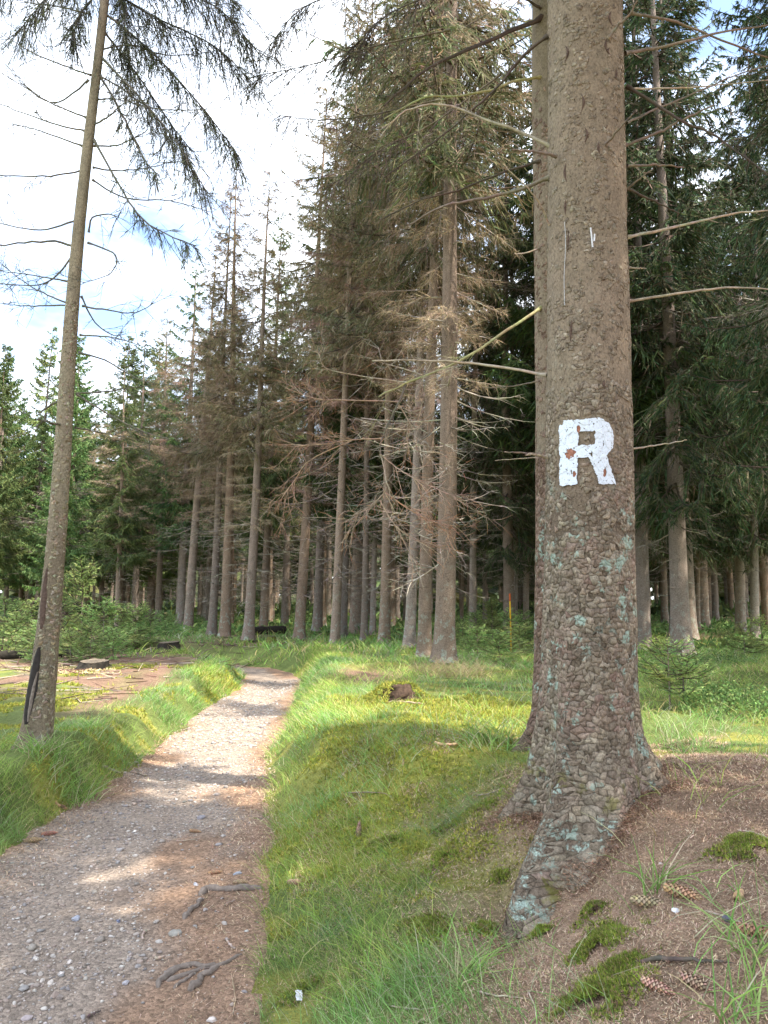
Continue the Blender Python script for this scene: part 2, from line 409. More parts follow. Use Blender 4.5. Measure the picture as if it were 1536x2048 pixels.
wn_, wm_, ws_ = zones(GX, GY, GD, GW, GE)
c_grass = np.array([.13, .165, .05]); c_need = np.array([.31, .215, .145]); c_moss = np.array([.26, .25, .06]); c_soil = np.array([.21, .135, .095])
def blend(x, y, a, b, c):
    g = (1 - np.maximum.reduce([a, b, c]))[..., None]
    return (g * c_grass + a[..., None] * c_need + b[..., None] * c_moss + c[..., None] * c_soil) / (g[..., 0] + a + b + c)[..., None]
gc = blend(GX, GY, wn_, wm_, ws_)
nr, ncol = GX.shape; ii = np.arange(nr - 1)[:, None] * ncol + np.arange(ncol - 1)[None]
quads = np.stack([ii, ii + 1, ii + ncol + 1, ii + ncol], -1).reshape(-1, 4)
g = link('ground', build_mesh('ground', [(np.stack([GX, GY, GZ], -1).reshape(-1, 3), quads, gc.reshape(-1, 3))], M_GROUND, True)); tag(g, kind='structure')
# the path: a strip along the centre line
PL2, PW2 = _dense(PL[:: 1], PLW, 3)
T2 = nrm(np.gradient(PL2, axis=0)); N2 = np.stack([T2[:, 1], -T2[:, 0]], 1)
keep = slice(0, len(PL2), 1); ac = np.linspace(-1.25, 1.25, 44)
px = PL2[:, None, 0] + N2[:, None, 0] * ac[None] * PW2[:, None]; py = PL2[:, None, 1] + N2[:, None, 1] * ac[None] * PW2[:, None]
pd, ph = pathdist(px, py); pz = path_z(px, py, pd, ph) - .10 * sstep(1.0, 1.25, np.abs(ac))[None]
def gravelness(x, y, d, hw):
    r = np.abs(d / hw + .38 - .33 * sstep(4.2, 8, y)) ; n = fbm(x * 2.3, y * 1.4, 51)
    return sstep(.92, .45, r + 1.3 * (n - .5))
gv = gravelness(px, py, pd, ph)[..., None]
pc = gv * np.array([.295, .235, .185]) + (1 - gv) * np.array([.27, .175, .115])
nr, ncol = px.shape; ii = np.arange(nr - 1)[:, None] * ncol + np.arange(ncol - 1)[None]
quads = np.stack([ii, ii + 1, ii + ncol + 1, ii + ncol], -1).reshape(-1, 4)
g = link('path', build_mesh('path', [(np.stack([px, py, pz], -1).reshape(-1, 3), quads, pc.reshape(-1, 3))], M_PATH, True)); tag(g, kind='structure')
def surf(x, y):
    """height of whatever lies on top there: path or ground"""
    z, d, hw, e = HD(x, y); p = path_z(x, y, d, hw)
    return np.where(np.abs(d) < hw * 1.02, np.maximum(z, p), z)
def shit(u, v):
    d = ray(u, v); t = np.concatenate([np.arange(1.2, 12, .01), np.arange(12, 90, .05)])
    pts = np.array([0, 0, CAMZ]) + t[:, None] * d; g = surf(pts[:, 0], pts[:, 1]); k = np.where(pts[:, 2] <= g)[0]
    i = k[0] if len(k) else len(t) - 1
    return np.array([pts[i, 0], pts[i, 1], g[i]])

# ------------------------------------------------------------------ foliage generators
GREEN = [(.085, .135, .055), (.12, .175, .06), (.065, .105, .05), (.155, .20, .07)]
OLIVE = [(.15, .165, .08), (.19, .19, .10), (.105, .145, .07), (.27, .21, .135)]
TAN = [(.30, .235, .155), (.22, .205, .11), (.36, .28, .185), (.16, .175, .085)]  # dry twig tan, lightened to stand in for sun on the forest edge
BRIGHT = [(.17, .25, .085), (.125, .20, .07), (.23, .29, .10), (.095, .155, .06)]
BROWN = [(.31, .225, .165), (.38, .285, .205), (.25, .185, .14), (.42, .30, .19)]
GREY = [(.24, .205, .165), (.31, .27, .215), (.17, .145, .12)]
def foliage(Ht, zb, R, nb, cols, kpm=11, ter=5, w1=.045, w2=.035, l2=(.12, .30), droop=.55, a_top=.35, a_bot=-.35, tint_top=None, top_pow=.75, zpow=1.0, wood=(.10, .075, .055), sparse=0, bot_short=.0, lsub=.42):
    """boughs of a spruce from zb to Ht: bough axis, side shoots and hanging shoots. Returns mesh groups."""
    z = zb + (Ht - zb) * np.sort(rng.random(nb)) ** zpow; h = (z - zb) / (Ht - zb)
    az = rng.random(nb) * 2 * math.pi
    L = R * np.clip((1 - h), .02, 1) ** top_pow * rng.uniform(.62, 1.12, nb) * (1 - bot_short * np.exp(-h / .12)) + .12
    ang = a_bot + (a_top - a_bot) * h + rng.normal(0, .12, nb)
    out = np.stack([np.cos(az), np.sin(az), np.zeros(nb)], 1); sidev = np.stack([-np.sin(az), np.cos(az), np.zeros(nb)], 1)
    curl = rng.normal(0, .12, nb)
    def bough(i, s):
        Li = L[i]; p = out[i] * (Li * s)[:, None] + sidev[i] * (curl[i] * Li * s * s)[:, None]
        p[:, 2] += z[i] + Li * (np.tan(ang[i]) * s - .30 * np.sin(math.pi * np.clip(s, 0, 1)) * .35 + .16 * s * s)
        return p
    G = []
    for k in range(4):
        i = np.arange(nb); s0 = np.full(nb, k / 4); s1 = np.full(nb, (k + 1) / 4)
        v, f, kk = sticks(bough(i, s0), bough(i, s1), .006 + .011 * L * (1 - k / 4), .004 + .011 * L * (1 - (k + 1) / 4))
        G.append((v, f, rep(pal(nb, [wood]), kk)))
    cnt = np.maximum(3, (L * kpm * 2 * (1 - sparse * rng.random(nb))).astype(int)); i = np.repeat(np.arange(nb), cnt); n = len(i)
    s = rng.random(n) ** .85 * .9 + .1; sg = np.sign(rng.random(n) - .5)
    b = bough(i, s); fw = nrm(bough(i, s + .05) - b)
    l1 = np.clip(lsub * L[i] * (1.12 - s), .14, 1.0) * rng.uniform(.6, 1.15, n)
    d = nrm(fw * .75 + sidev[i] * (sg * .9)[:, None] + np.array([0, 0, -.05]))
    bend = np.stack([np.zeros(n), np.zeros(n), -droop * rng.uniform(.5, 1.3, n)], 1)
    v, f, kk = strips(b, d, bend, l1, w1 * rng.uniform(.7, 1.2, n), 2)
    ptint = pal(nb, [(1, 1, 1)], None, .15)[i]
    hc = h[i]
    def colour(idx):
        c = pal(len(idx), cols) * ptint[idx]
        if tint_top is not None:
            m = (rng.random(len(idx)) < sstep(.45, .95, hc[idx]) * .75)[:, None]; c = np.where(m, pal(len(idx), tint_top), c)
        return c
    G.append((v, f, rep(colour(np.arange(n)), kk)))
    if ter:
        j = np.repeat(np.arange(n), ter); m = len(j); t = rng.random(m) * .95 + .05
        q = b[j] + d[j] * (l1[j] * t)[:, None] + bend[j] * (l1[j] * t * t)[:, None]
        dd = nrm(d[j] * .55 + rng.normal(0, .45, (m, 3)) + np.array([0, 0, -droop * 1.0]))
        ll = rng.uniform(l2[0], l2[1], m) * np.clip(l1[j] / .45, .5, 1.3)
        v, f, kk = strips(q, dd, np.zeros((m, 3)), ll, w2 * rng.uniform(.6, 1.25, m), 1)
        G.append((v, f, rep(colour(j), kk)))
    return G
def dead_boughs(z0, z1, n, Lr=(.6, 1.8), twigs=26, cols=GREY, tw=.010, down=-.25, up=.5, fine=3):
    """bare curved lower boughs with twigs"""
    z = rng.uniform(z0, z1, n); az = rng.random(n) * 2 * math.pi; L = rng.uniform(*Lr, n) * (.55 + .45 * (z - z0) / max(z1 - z0, .1))
    out = np.stack([np.cos(az), np.sin(az), np.zeros(n)], 1); sd_ = np.stack([-np.sin(az), np.cos(az), np.zeros(n)], 1)
    a = rng.normal(down, .18, n); cu = rng.normal(0, .15, n); upn = up * rng.uniform(.4, 1.2, n)
    def bq(i, s):
        p = out[i] * (L[i] * s)[:, None] + sd_[i] * (cu[i] * L[i] * s * s)[:, None]; p[:, 2] += z[i] + L[i] * (a[i] * s + upn[i] * s * s * .6); return p
    G = []; i = np.arange(n)
    for k in range(5):
        r0 = .004 + .008 * L * (1 - k / 5); r1 = .003 + .008 * L * (1 - (k + 1) / 5)
        v, f, kk = sticks(bq(i, np.full(n, k / 5)), bq(i, np.full(n, (k + 1) / 5)), r0, r1); G.append((v, f, rep(pal(n, GREY), kk)))
    if twigs:
        cnt = np.maximum(2, (twigs * L / Lr[1]).astype(int)); j = np.repeat(np.arange(n), cnt); m = len(j)
        s = rng.random(m) * .85 + .15; sg = np.sign(rng.random(m) - .5); b = bq(j, s); fw = nrm(bq(j, s + .05) - b)
        d = nrm(fw * .7 + sd_[j] * (sg * rng.uniform(.4, 1., m))[:, None] + rng.normal(0, .2, (m, 3)))
        l1 = np.clip(.5 * L[j] * (1.15 - s), .12, .8) * rng.uniform(.5, 1.1, m); bend = np.stack([rng.normal(0, .1, m), rng.normal(0, .1, m), rng.normal(-.25, .2, m)], 1)
        v, f, kk = strips(b, d, bend, l1, tw, 2, False); G.append((v, f, rep(pal(m, cols), kk)))
        if fine:
            q = np.repeat(np.arange(m), fine); mm = len(q); t = rng.random(mm)
            o = b[q] + d[q] * (l1[q] * t)[:, None] + bend[q] * (l1[q] * t * t)[:, None]
            d2 = nrm(d[q] * .8 + rng.normal(0, .5, (mm, 3)) + np.array([0, 0, -.3])); v, f, kk = strips(o, d2, np.zeros((mm, 3)), rng.uniform(.08, .25, mm), tw * .75, 1, False)
            G.append((v, f, rep(pal(mm, cols), kk)))
    return G
def trunk_groups(Ht, r, flare=.35, sides=14, zlow=-.4, wob=.02):
    zz = np.concatenate([np.linspace(zlow, 1.2, 12), np.linspace(1.7, Ht, 16)]); a = np.arange(sides) * 2 * math.pi / sides
    ph = rng.random(3) * 6.28; k1 = rng.integers(3, 6)
    rr = r * np.clip(1 - (zz / Ht) ** 1.15 * .96, .03, 1)[:, None] * np.ones((1, sides))
    fl = flare * r * np.exp(-np.clip(zz, -.1, 9) / .32)[:, None] * (1 + .75 * np.cos(k1 * a + ph[0]) + .4 * np.cos((k1 + 2) * a + ph[1]))[None]
    rr = rr + np.maximum(fl, 0); cx = wob * np.sin(zz * .5 + ph[1]) - wob * np.sin(ph[1]); cy = wob * np.cos(zz * .4 + ph[2]) - wob * np.cos(ph[2])
    v = np.stack([cx[:, None] + rr * np.cos(a), cy[:, None] + rr * np.sin(a), zz[:, None] * np.ones((1, sides))], -1).reshape(-1, 3)
    i = np.arange(len(zz) - 1)[:, None] * sides; j = np.arange(sides)[None]; k = (j + 1) % sides
    return [(v, np.stack([i + j, i + k, i + sides + k, i + sides + j], -1).reshape(-1, 4), None)]

# prototypes (17 m trees): crown and dead lower boughs
TH_ = 17.0
CR = {
 'green': [build_mesh('crown_green', foliage(TH_, 4.0, 2.5, 125, GREEN, 11, 8, .045, .032, (.14, .36), droop=.75, bot_short=.35), M_FOL) for _ in range(2)],
 'olive': [build_mesh('crown_olive', foliage(TH_, 6.6, 2.2, 120, OLIVE, 13, 11, .026, .017, (.09, .28), droop=.8, tint_top=[(.34, .21, .12), (.26, .20, .10), (.18, .17, .075)], sparse=.4, bot_short=.25), M_FOL) for _ in range(3)],
 'tan': [build_mesh('crown_tan', foliage(TH_, 6.6, 2.1, 112, TAN, 13, 10, .022, .014, (.09, .28), droop=.75, tint_top=[(.38, .24, .13), (.30, .23, .12), (.20, .19, .085)], sparse=.45, bot_short=.25), M_FOL) for _ in range(2)],
 'bright': [build_mesh('crown_bright', foliage(TH_, 3.0, 2.8, 165, BRIGHT, 11, 6, .065, .050, (.14, .36), droop=.6, bot_short=.3), M_FOL) for _ in range(2)],
 'dark': [build_mesh('crown_dark', foliage(TH_, 3.0, 2.7, 125, [(.06, .10, .045), (.09, .13, .05), (.045, .076, .04), (.13, .145, .065), (.15, .12, .085)], 11, 12, .036, .024, (.09, .27), droop=.85, bot_short=.3), M_FOL) for _ in range(2)],
}
DB = {
 'brown': [build_mesh('dead_boughs_brown', dead_boughs(4.3, 10.8, 66, (.8, 2.1), 60, BROWN, .008, -.15, .1, 5) + dead_boughs(1.2, 4.4, 42, (.6, 1.9), 9, [(.33, .29, .235), (.40, .35, .28), (.24, .205, .165)], .010, -.35, .6, 2), M_DEAD) for _ in range(3)],
 'grey': [build_mesh('dead_boughs_grey', dead_boughs(2.0, 7.0, 46, (.7, 2.1), 26, GREY, .011, -.2, .4, 3) + dead_boughs(.9, 3.0, 16, (.3, 1.3), 4, GREY, .010, -.3, .6, 1), M_DEAD) for _ in range(3)],
}
TRUNKS = [build_mesh('trunk', trunk_groups(TH_, .16, .3), M_BARK, True) for _ in range(5)]
def make_tree(x, y, crown, dead, scale=1.0, r=None, lean=(0, 0), label='', group=None, crown_z=0.0, zc=None):
    z = float(surf(np.array([x]), np.array([y]))[0])
    e = root('spruce_tree', label, 'tree', (x, y, z), group)
    e.rotation_euler = (-lean[1], lean[0], 0)
    tm = random.choice(TRUNKS) if r is None else build_mesh('trunk', trunk_groups(TH_ * scale, r, .32), M_BARK, True)
    t = link('trunk', tm, e)
    if r is None: t.scale = (scale * random.uniform(.8, 1.25),) * 2 + (scale,)
    t.rotation_euler = (0, 0, random.random() * 6.28)
    if crown:
        c = link('crown', random.choice(CR[crown]), e); c.rotation_euler = (0, 0, random.random() * 6.28)
        c.scale = (scale * random.uniform(.85, 1.1),) * 2 + ((zc or scale),); c.location = (0, 0, crown_z)
    if dead:
        c = link('dead_boughs', random.choice(DB[dead]), e); c.rotation_euler = (0, 0, random.random() * 6.28); s = random.uniform(.85, 1.1); c.scale = (s, s, s * min(1.15, max(.8, scale)))
    return e

# ------------------------------------------------------------------ trees measured in the photograph
TREES = []
MEAS = [  # u base, v base, trunk px, (u,v) higher up, crown, dead, scale, label, group
 (889, 1330, 41, (905, 100), 'olive', 'brown', 1.3, 'stout grey-brown spruce with pale green lichen at its flared foot, one of a touching pair', None),
 (848, 1318, 27, (868, 560), 'olive', 'brown', 1.25, 'reddish spruce trunk tucked against the stout lichened trunk, mossy root beside it', None),
 (818, 1298, 22, (838, 800), 'tan', 'brown', 1.15, None, None), (768, 1290, 22, (776, 900), 'tan', 'brown', 1.18, None, None),
 (670, 1290, 19, (686, 860), 'tan', 'brown', 1.1, None, None), (686, 1277, 16, (697, 900), 'green', 'brown', 1.12, None, None),
 (598, 1280, 22, (622, 800), 'tan', 'brown', 1.02, None, None), (497, 1283, 21, (527, 600), 'tan', 'brown', .84, 'reddish spruce trunk rising from a bright mossy root collar beside the bend', None),
 (450, 1275, 22, (468, 600), 'tan', 'brown', .86, None, None), (424, 1272, 17, (440, 900), 'tan', 'brown', .84, None, None),
 (376, 1262, 19, (403, 900), 'tan', 'brown', .86, None, None), (360, 1257, 18, (372, 1000), 'green', 'brown', .9, None, None),
 (298, 1243, 17, (322, 880), 'tan', 'brown', .85, None, None), (243, 1236, 11, (258, 990), 'green', 'brown', .9, None, None),
 (202, 1232, 9, (208, 1030), 'bright', 'grey', .95, None, None), (58, 1240, 13, (76, 1010), 'bright', 'grey', .95, None, None),
 (635, 1265, 19, (645, 1000), 'tan', 'brown', 1.12, None, None), (745, 1272, 12, (750, 1100), 'green', 'grey', .95, None, None),
 (1287, 1302, 30, (1272, 200), 'dark', 'grey', 1.1, 'slim violet-grey spruce with dark knots just behind the painted trunk', None),
 (1352, 1284, 24, (1350, 1030), 'dark', 'grey', 1.0, 'spruce trunk sunlit down one side with lichen at its foot', None),
 (1482, 1277, 20, (1475, 900), 'dark', 'grey', 1.0, None, None), (1510, 1280, 17, (1508, 900), 'dark', 'grey', 1.0, None, None),
 (923, 1252, 7, (925, 1100), 'green', None, .9, None, None), (1013, 1256, 13, (1013, 1000), 'dark', 'grey', 1.0, None, None),
 (1052, 1258, 12, (1052, 1000), 'dark', 'grey', 1.0, None, None), (1395, 1262, 10, (1393, 1000), 'dark', 'grey', 1.0, None, None),
 (970, 1250, 9, (970, 1000), 'green', 'grey', 1.0, None, None), (540, 1250, 10, (545, 1000), 'tan', 'brown', .9, None, None),
 (945, 1282, 15, (950, 900), 'olive', 'grey', 1.25, None, None), (1030, 1275, 13, (1026, 900), 'dark', 'grey', 1.2, None, None), (728, 1283, 14, (733, 900), 'tan', 'brown', 1.2, None, None),
 (10, 1232, 10, (22, 1000), 'bright', 'grey', .95, None, None), (130, 1236, 10, (150, 900), 'green', 'brown', .88, None, None),
]
G_EDGE = 'bare-stemmed spruces along the forest edge'
for u, v, wpx, (u2, v2), cr, dd, sc, lab, grp in MEAS:
    p = hit(u, v); r = .5 * wpx / FPX * p[1] * .98; q = P(u2, v2, p[1]); lean = math.atan2(q[0] - p[0], q[2] - p[2])
    e = make_tree(p[0], p[1], cr, dd, sc, r, (lean, random.uniform(-.01, .01)), lab or ('bare-stemmed spruce at the forest edge, brown dead twigs under its %s crown' % {'olive': 'olive', 'tan': 'tan-brown', 'green': 'green', 'bright': 'bright green', 'dark': 'dark green'}[cr]), grp or (None if lab else G_EDGE))
    TREES.append((p[0], p[1]))

# ------------------------------------------------------------------ forest behind
def ok(x, y, dmin):
    return all((x - a) ** 2 + (y - b) ** 2 > dmin ** 2 for a, b in TREES)
G_BACK = 'spruces deep in the stand'
for x, y, s_, cr in ((-21, 39, .85, 'bright'), (-18.6, 36, .8, 'bright'), (-16.4, 38.5, .9, 'bright'), (-14.6, 34.5, .8, 'bright'), (-19.5, 33, .7, 'bright'), (-12.9, 37, .85, 'bright'), (-11.2, 34, .8, 'green'), (-16.8, 32, .72, 'bright'), (-22.5, 36, .75, 'bright'), (-9.4, 31.5, .8, 'olive'), (-8.0, 34, .85, 'olive'), (-6.2, 30.5, .85, 'olive'), (-13.2, 30.5, .62, 'bright'), (-.9, 24.2, 1.2, 'olive'), (-4.2, 32, .9, 'olive'), (-2.4, 29.5, .9, 'olive'), (-10.2, 29, .66, 'green')):
    make_tree(x, y, cr, 'brown' if x > -12 else 'grey', s_, None, (random.gauss(0, .012), 0), 'full-crowned %s spruce beyond the clearing' % {'olive': 'pale olive', 'green': 'green', 'bright': 'bright green'}[cr], 'full-crowned spruces beyond the clearing'); TREES.append((x, y))
cnt = 0; tries = 0
while cnt < 225 and tries < 20000:
    tries += 1
    y = 15 + 68 * random.random() ** .8; x = random.uniform(-.62, .62) * y
    u = CU + FPX * x / y
    if x < 1.5 and y < 26 + (3 if x < -6 else 0): continue
    if x >= 1.5 and y < 17 + .0 * x: continue
    dm = 2.2 + .012 * y
    if not ok(x, y, dm): continue
    if u < 330: cr = random.choice(['bright', 'bright', 'green', 'olive'])
    elif u < 900: cr = random.choice(['tan', 'green', 'olive'])
    else: cr = random.choice(['dark', 'dark', 'green'])
    dead = ('brown' if random.random() < .6 else 'grey') if u < 950 else 'grey'
    hs = random.uniform(.78, 1.0) if u < 420 else (random.uniform(.8, 1.0) if u < 1100 else random.uniform(1.1, 1.35))
    make_tree(x, y, cr, dead, hs, None, (random.gauss(0, .012), random.gauss(0, .012)), 'thin spruce trunk deep in the shaded stand under a %s crown' % {'tan': 'tan-brown', 'olive': 'pale olive', 'green': 'green', 'bright': 'bright green', 'dark': 'dark green'}[cr], G_BACK)
    TREES.append((x, y)); cnt += 1
# added spruces: near ones out of view cast shade, far ones fill the stand
for x, y, s, cr in ((5.5, 1.8, 1.0, 'dark'), (7.5, 6.8, 1.05, 'dark'), (4.2, .2, 1.0, 'green'), (3.4, -2.6, 1.0, 'green'), (8.6, 9.2, 1.1, 'dark'), (7.2, 12.2, 1.1, 'dark'), (6.1, 15.6, 1.1, 'dark'), (11.5, 12.5, 1.1, 'dark'), (9.4, 16.6, 1.1, 'dark'), (4.6, 17.3, 1.2, 'green'), (6.4, 18.8, 1.35, 'dark'), (8.3, 20.6, 1.35, 'dark'), (2.7, .8, 1.0, 'green')):
    make_tree(x, y, cr, 'grey', s, .19, (0, 0), 'dark green spruce added to fill and shade the slope beside the painted trunk', 'spruces on the slope beside the painted trunk', 2.2 if y < 2 else 0.)


# ------------------------------------------------------------------ the far wood that closes the view
def far_wood():
    G = []; n = 420
    y = rng.uniform(84, 135, n); x = rng.uniform(-.75, .75, n) * y; z = H(x, y)
    p0 = np.stack([x, y, z - .3], 1); p1 = p0 + np.stack([rng.normal(0, .2, n), rng.normal(0, .2, n), rng.uniform(17, 23, n)], 1)
    v, f, k = sticks(p0, p1, rng.uniform(.12, .22, n), .03); G.append((v, f, rep(pal(n, [(.13, .10, .08)]), k)))
    m = 46; j = np.repeat(np.arange(n), m); h = rng.random(n * m) ** .8; N = n * m
    b = p0[j] + (p1[j] - p0[j]) * (.03 + .97 * h)[:, None]; az = rng.random(N) * 6.283
    d = np.stack([np.cos(az), np.sin(az), rng.normal(-.35, .2, N)], 1); L = (2.6 * (1 - h) ** .7 + .3) * rng.uniform(.6, 1.1, N)
    v, f, k = strips(b, d, np.zeros((N, 3)), L, .9 * L, 2); G.append((v, f, rep(pal(N, GREEN), k)))
    return G
tag(link('far_wood', build_mesh('far_wood', far_wood(), M_FOL)), 'distant spruce wood closing the view behind the trunks', 'wood', kind='stuff')

# ------------------------------------------------------------------ big trunks in the foreground
def voronoi(s, z, seed, wrap):
    """F1 and F2-F1 of a jittered unit grid, wrapping in s"""
    ix, iz = np.floor(s), np.floor(z); f1 = np.full(s.shape, 9.); f2 = f1.copy(); cid = np.zeros(s.shape)
    for a in (-1, 0, 1):
        for b in (-1, 0, 1):
            cx, cz = ix + a, iz + b; w = np.mod(cx, wrap)
            d = np.hypot(cx + _hash(w, cz, seed) - s, cz + _hash(w, cz, seed + 7) - z); h = _hash(w, cz, seed + 3)
            new = d < f1; f2 = np.where(new, f1, np.minimum(f2, d)); cid = np.where(new, h, cid); f1 = np.where(new, d, f1)
    return f1, f2 - f1, cid
class BigTrunk:
    def __init__(s, x, y, zs, rs, roots, lean=(0, 0), amp=1.0):
        s.x, s.y, s.zs, s.rs, s.roots, s.lean, s.amp = x, y, np.array(zs), np.array(rs), roots, lean, amp
    def rad(s, th, z):
        r = np.interp(z, s.zs, s.rs)
        r = r * (1 + .02 * np.sin(3 * th + z * .7) + .015 * np.sin(5 * th - z * 1.3)) + s.amp * .016 * (fbm(np.cos(th) * 1.6 + 3, np.sin(th) * 1.6 + z * 3.1, 12, 3) - .5)
        for t0, A, w, z0, h in s.roots:
            d = (th - t0 + math.pi) % (2 * math.pi) - math.pi
            tw = .18 * np.sin(z * 9 + t0)
            r = r + A * np.exp(-((d + tw * np.exp(-(z - z0) / .5) * .3) / w) ** 2) * np.exp(-np.clip((z - z0) / h, -.75, 20))
        return r
    def cen(s, z): return s.x + s.lean[0] * (z - .5), s.y + s.lean[1] * (z - .5)
    def pt(s, th, z, off=0.0):
        r = s.rad(th, z) + off; cx, cy = s.cen(z); return np.stack([cx + r * np.cos(th), cy + r * np.sin(th), z + 0 * th], -1)
    def frame(s, th, z):
        e = .01; du = nrm(s.pt(th + e, z) - s.pt(th - e, z)); dz = nrm(s.pt(th, z + e) - s.pt(th, z - e)); n = nrm(np.cross(du, dz)); dz = np.cross(n, du); return du, dz, n
    def mesh(s, name, mat, z0, z1, nseg, dz, top, rtop):
        zz = np.concatenate([np.arange(z0, z1, dz), np.linspace(z1, top, 24)]); th = np.arange(nseg) * 2 * math.pi / nseg
        TH, Z = np.meshgrid(th, zz); fade = 1 - sstep(z1 - .3, z1 + 1, Z)
        wrap = 44; S_ = TH / (2 * math.pi) * wrap; f1, ed, cid = voronoi(S_, Z / .038, 5, wrap)
        rough = sstep(2.6, 1.6, Z) * .8 + .2
        dsp = s.amp * fade * (.002 * (fbm(S_ * .9, Z * 22, 9) - .5) - .0022 * sstep(2.9, 2.2, Z))
        r = s.rad(TH, np.minimum(Z, z1 + 20)); r = np.where(Z > z1, np.interp(Z, [z1, top], [1, rtop / float(np.interp(z1, s.zs, s.rs))]) * r, r) + dsp
        cx, cy = s.cen(Z); v = np.stack([cx + r * np.cos(TH), cy + r * np.sin(TH), Z], -1).reshape(-1, 3)
        i = np.arange(len(zz) - 1)[:, None] * nseg; j = np.arange(nseg)[None]; k = (j + 1) % nseg
        return [(v, np.stack([i + j, i + k, i + nseg + k, i + nseg + j], -1).reshape(-1, 4), None)]
    def flakes(s, z0, z1, size, dens_fn, cols, lift=(.001, .004), skip=None, off=.004, seed=300):
        """bark scales: plates that share their jittered corners, so narrow cracks stay between them"""
        rows = int((z1 - z0) / (size * .82)); per = int(2 * math.pi * float(np.interp(.5 * (z0 + z1), s.zs, s.rs)) / size)
        a, b = np.meshgrid(np.arange(per), np.arange(rows)); a = a.ravel(); b = b.ravel(); n = len(a)
        def corner(i2, j):      # i2 counts half plates
            w = np.mod(i2, 2 * per); return (i2 + 1.2 * (_hash(w, j, seed) - .5)) * .5, j + 1.0 * (_hash(w, j, seed + 5) - .5)
        o = b % 2; C = [corner(2 * a + o, b), corner(2 * a + o + 1, b), corner(2 * a + o + 2, b), corner(2 * a + o + 2, b + 1), corner(2 * a + o + 1, b + 1), corner(2 * a + o, b + 1)]
        cx = np.stack([c[0] for c in C], 1); cy = np.stack([c[1] for c in C], 1); mx_, my_ = cx.mean(1, keepdims=True), cy.mean(1, keepdims=True)
        sh = rng.uniform(.92, 1.0, (n, 1)); cx = mx_ + (cx - mx_) * sh; cy = my_ + (cy - my_) * sh
        ex = np.empty((n, 12)); ey = np.empty((n, 12)); ex[:, ::2] = cx; ey[:, ::2] = cy
        nx, ny = np.roll(cx, -1, 1), np.roll(cy, -1, 1); bl = rng.uniform(.92, 1.02, (n, 6)); ex[:, 1::2] = mx_ + ((cx + nx) / 2 - mx_) * bl; ey[:, 1::2] = my_ + ((cy + ny) / 2 - my_) * bl
        th0, zz0 = mx_[:, 0] / per * 2 * math.pi, z0 + my_[:, 0] * size * .82
        m = rng.random(n) < dens_fn(zz0, th0)
        ex, ey, th0, zz0, mx_, my_ = ex[m], ey[m], th0[m], zz0[m], mx_[m], my_[m]; n = len(zz0)
        th = ex / per * 2 * math.pi; z = z0 + ey * size * .82
        wa = 2.4 / per; thw = th * per / 2 / math.pi; zw = z / size
        ph_ = np.cos(th) * 1.7 + 5; pq_ = np.sin(th) * 1.7
        z = z + size * 2.2 * (fbm(ph_ * 1.6 + zw * .21, pq_ * 1.6 + zw * .05, seed + 11) - .5) + size * 1.1 * (fbm(ph_ * 4.5 - zw * .13, pq_ * 4.5 + zw * .33, seed + 12) - .5)
        th = th + 2 * math.pi / per * (1.6 * (fbm(ph_ * 2 + 9, pq_ + zw * .30, seed + 13) - .5) + .9 * (fbm(ph_ * 4 + 3, pq_ * 2 + zw * .6, seed + 14) - .5))
        ta = rng.normal(-1.2, .9, (n, 1)); dirl = (np.cos(ta) * (ex - mx_) + np.sin(ta) * (ey - my_))
        lf = off * .35 + rng.uniform(0, .0022, (n, 1)) + rng.uniform(lift[0], lift[1], (n, 1)) * .55 * dirl * np.where(rng.random((n, 1)) < .10, 3.0, 1.)
        if skip is not None:
            m = ~skip((th + math.pi) % (2 * math.pi) - math.pi, z).any(1); th, z, lf = th[m], z[m], lf[m]; n = len(z)
        N3 = s.frame(th, z)[2]; base = s.pt(th, z); ring = base + N3 * lf[..., None]; und = base - N3 * .006
        thc = th.mean(1); zc_ = z.mean(1); cen_ = ring.mean(1) + s.frame(thc, zc_)[2] * .0
        K = 12; v = np.concatenate([cen_[:, None], ring, und], 1).reshape(-1, 3); q = np.arange(K); q2 = (q + 1) % K
        t1 = np.stack([0 * q, 1 + q, 1 + q2], 1); t2 = np.stack([1 + q, 1 + K + q, 1 + K + q2], 1); t3 = np.stack([1 + q, 1 + K + q2, 1 + q2], 1)
        f = (np.arange(n)[:, None, None] * (2 * K + 1) + np.concatenate([t1, t2, t3])[None]).reshape(-1, 3)
        return (v, f, rep(cols(thc, zc_, n), 2 * K + 1))
HERO = BigTrunk(RX, RY, [-.5, .4, .8, 1.2, 2, 3, 5, 9], [.268, .264, .252, .245, .235, .227, .213, .20],
    [(math.radians(-97), .38, .42, .38, .27), (math.radians(-129), .48, .19, .22, .40), (math.radians(-18), .30, .22, .56, .14), (math.radians(24), .50, .26, .52, .20),
     (math.radians(168), .26, .3, .38, .25), (math.radians(95), .3, .4, .45, .25), (math.radians(-60), .10, .3, .42, .2)], (.024, 0))
hero = root('spruce_tree', 'thick flaky spruce trunk painted with a white letter R, roots gripping the needle mound', 'tree', (0, 0, 0))
def child(name, groups, mat, parent, smooth=False):
    """geometry given in world metres, parented without moving it"""
    off = np.zeros(3); q = parent
    while q: off = off + np.array(q.location); q = q.parent
    return link(name, build_mesh(name, [(np.asarray(v) - off, f, c) for v, f, c in groups], mat, smooth), parent)
hero.location = (RX, RY, .5)
child('trunk', HERO.mesh('trunk', None, -.35, 5.4, 180, .016, 22, .04), M_BARK_R, hero, True)
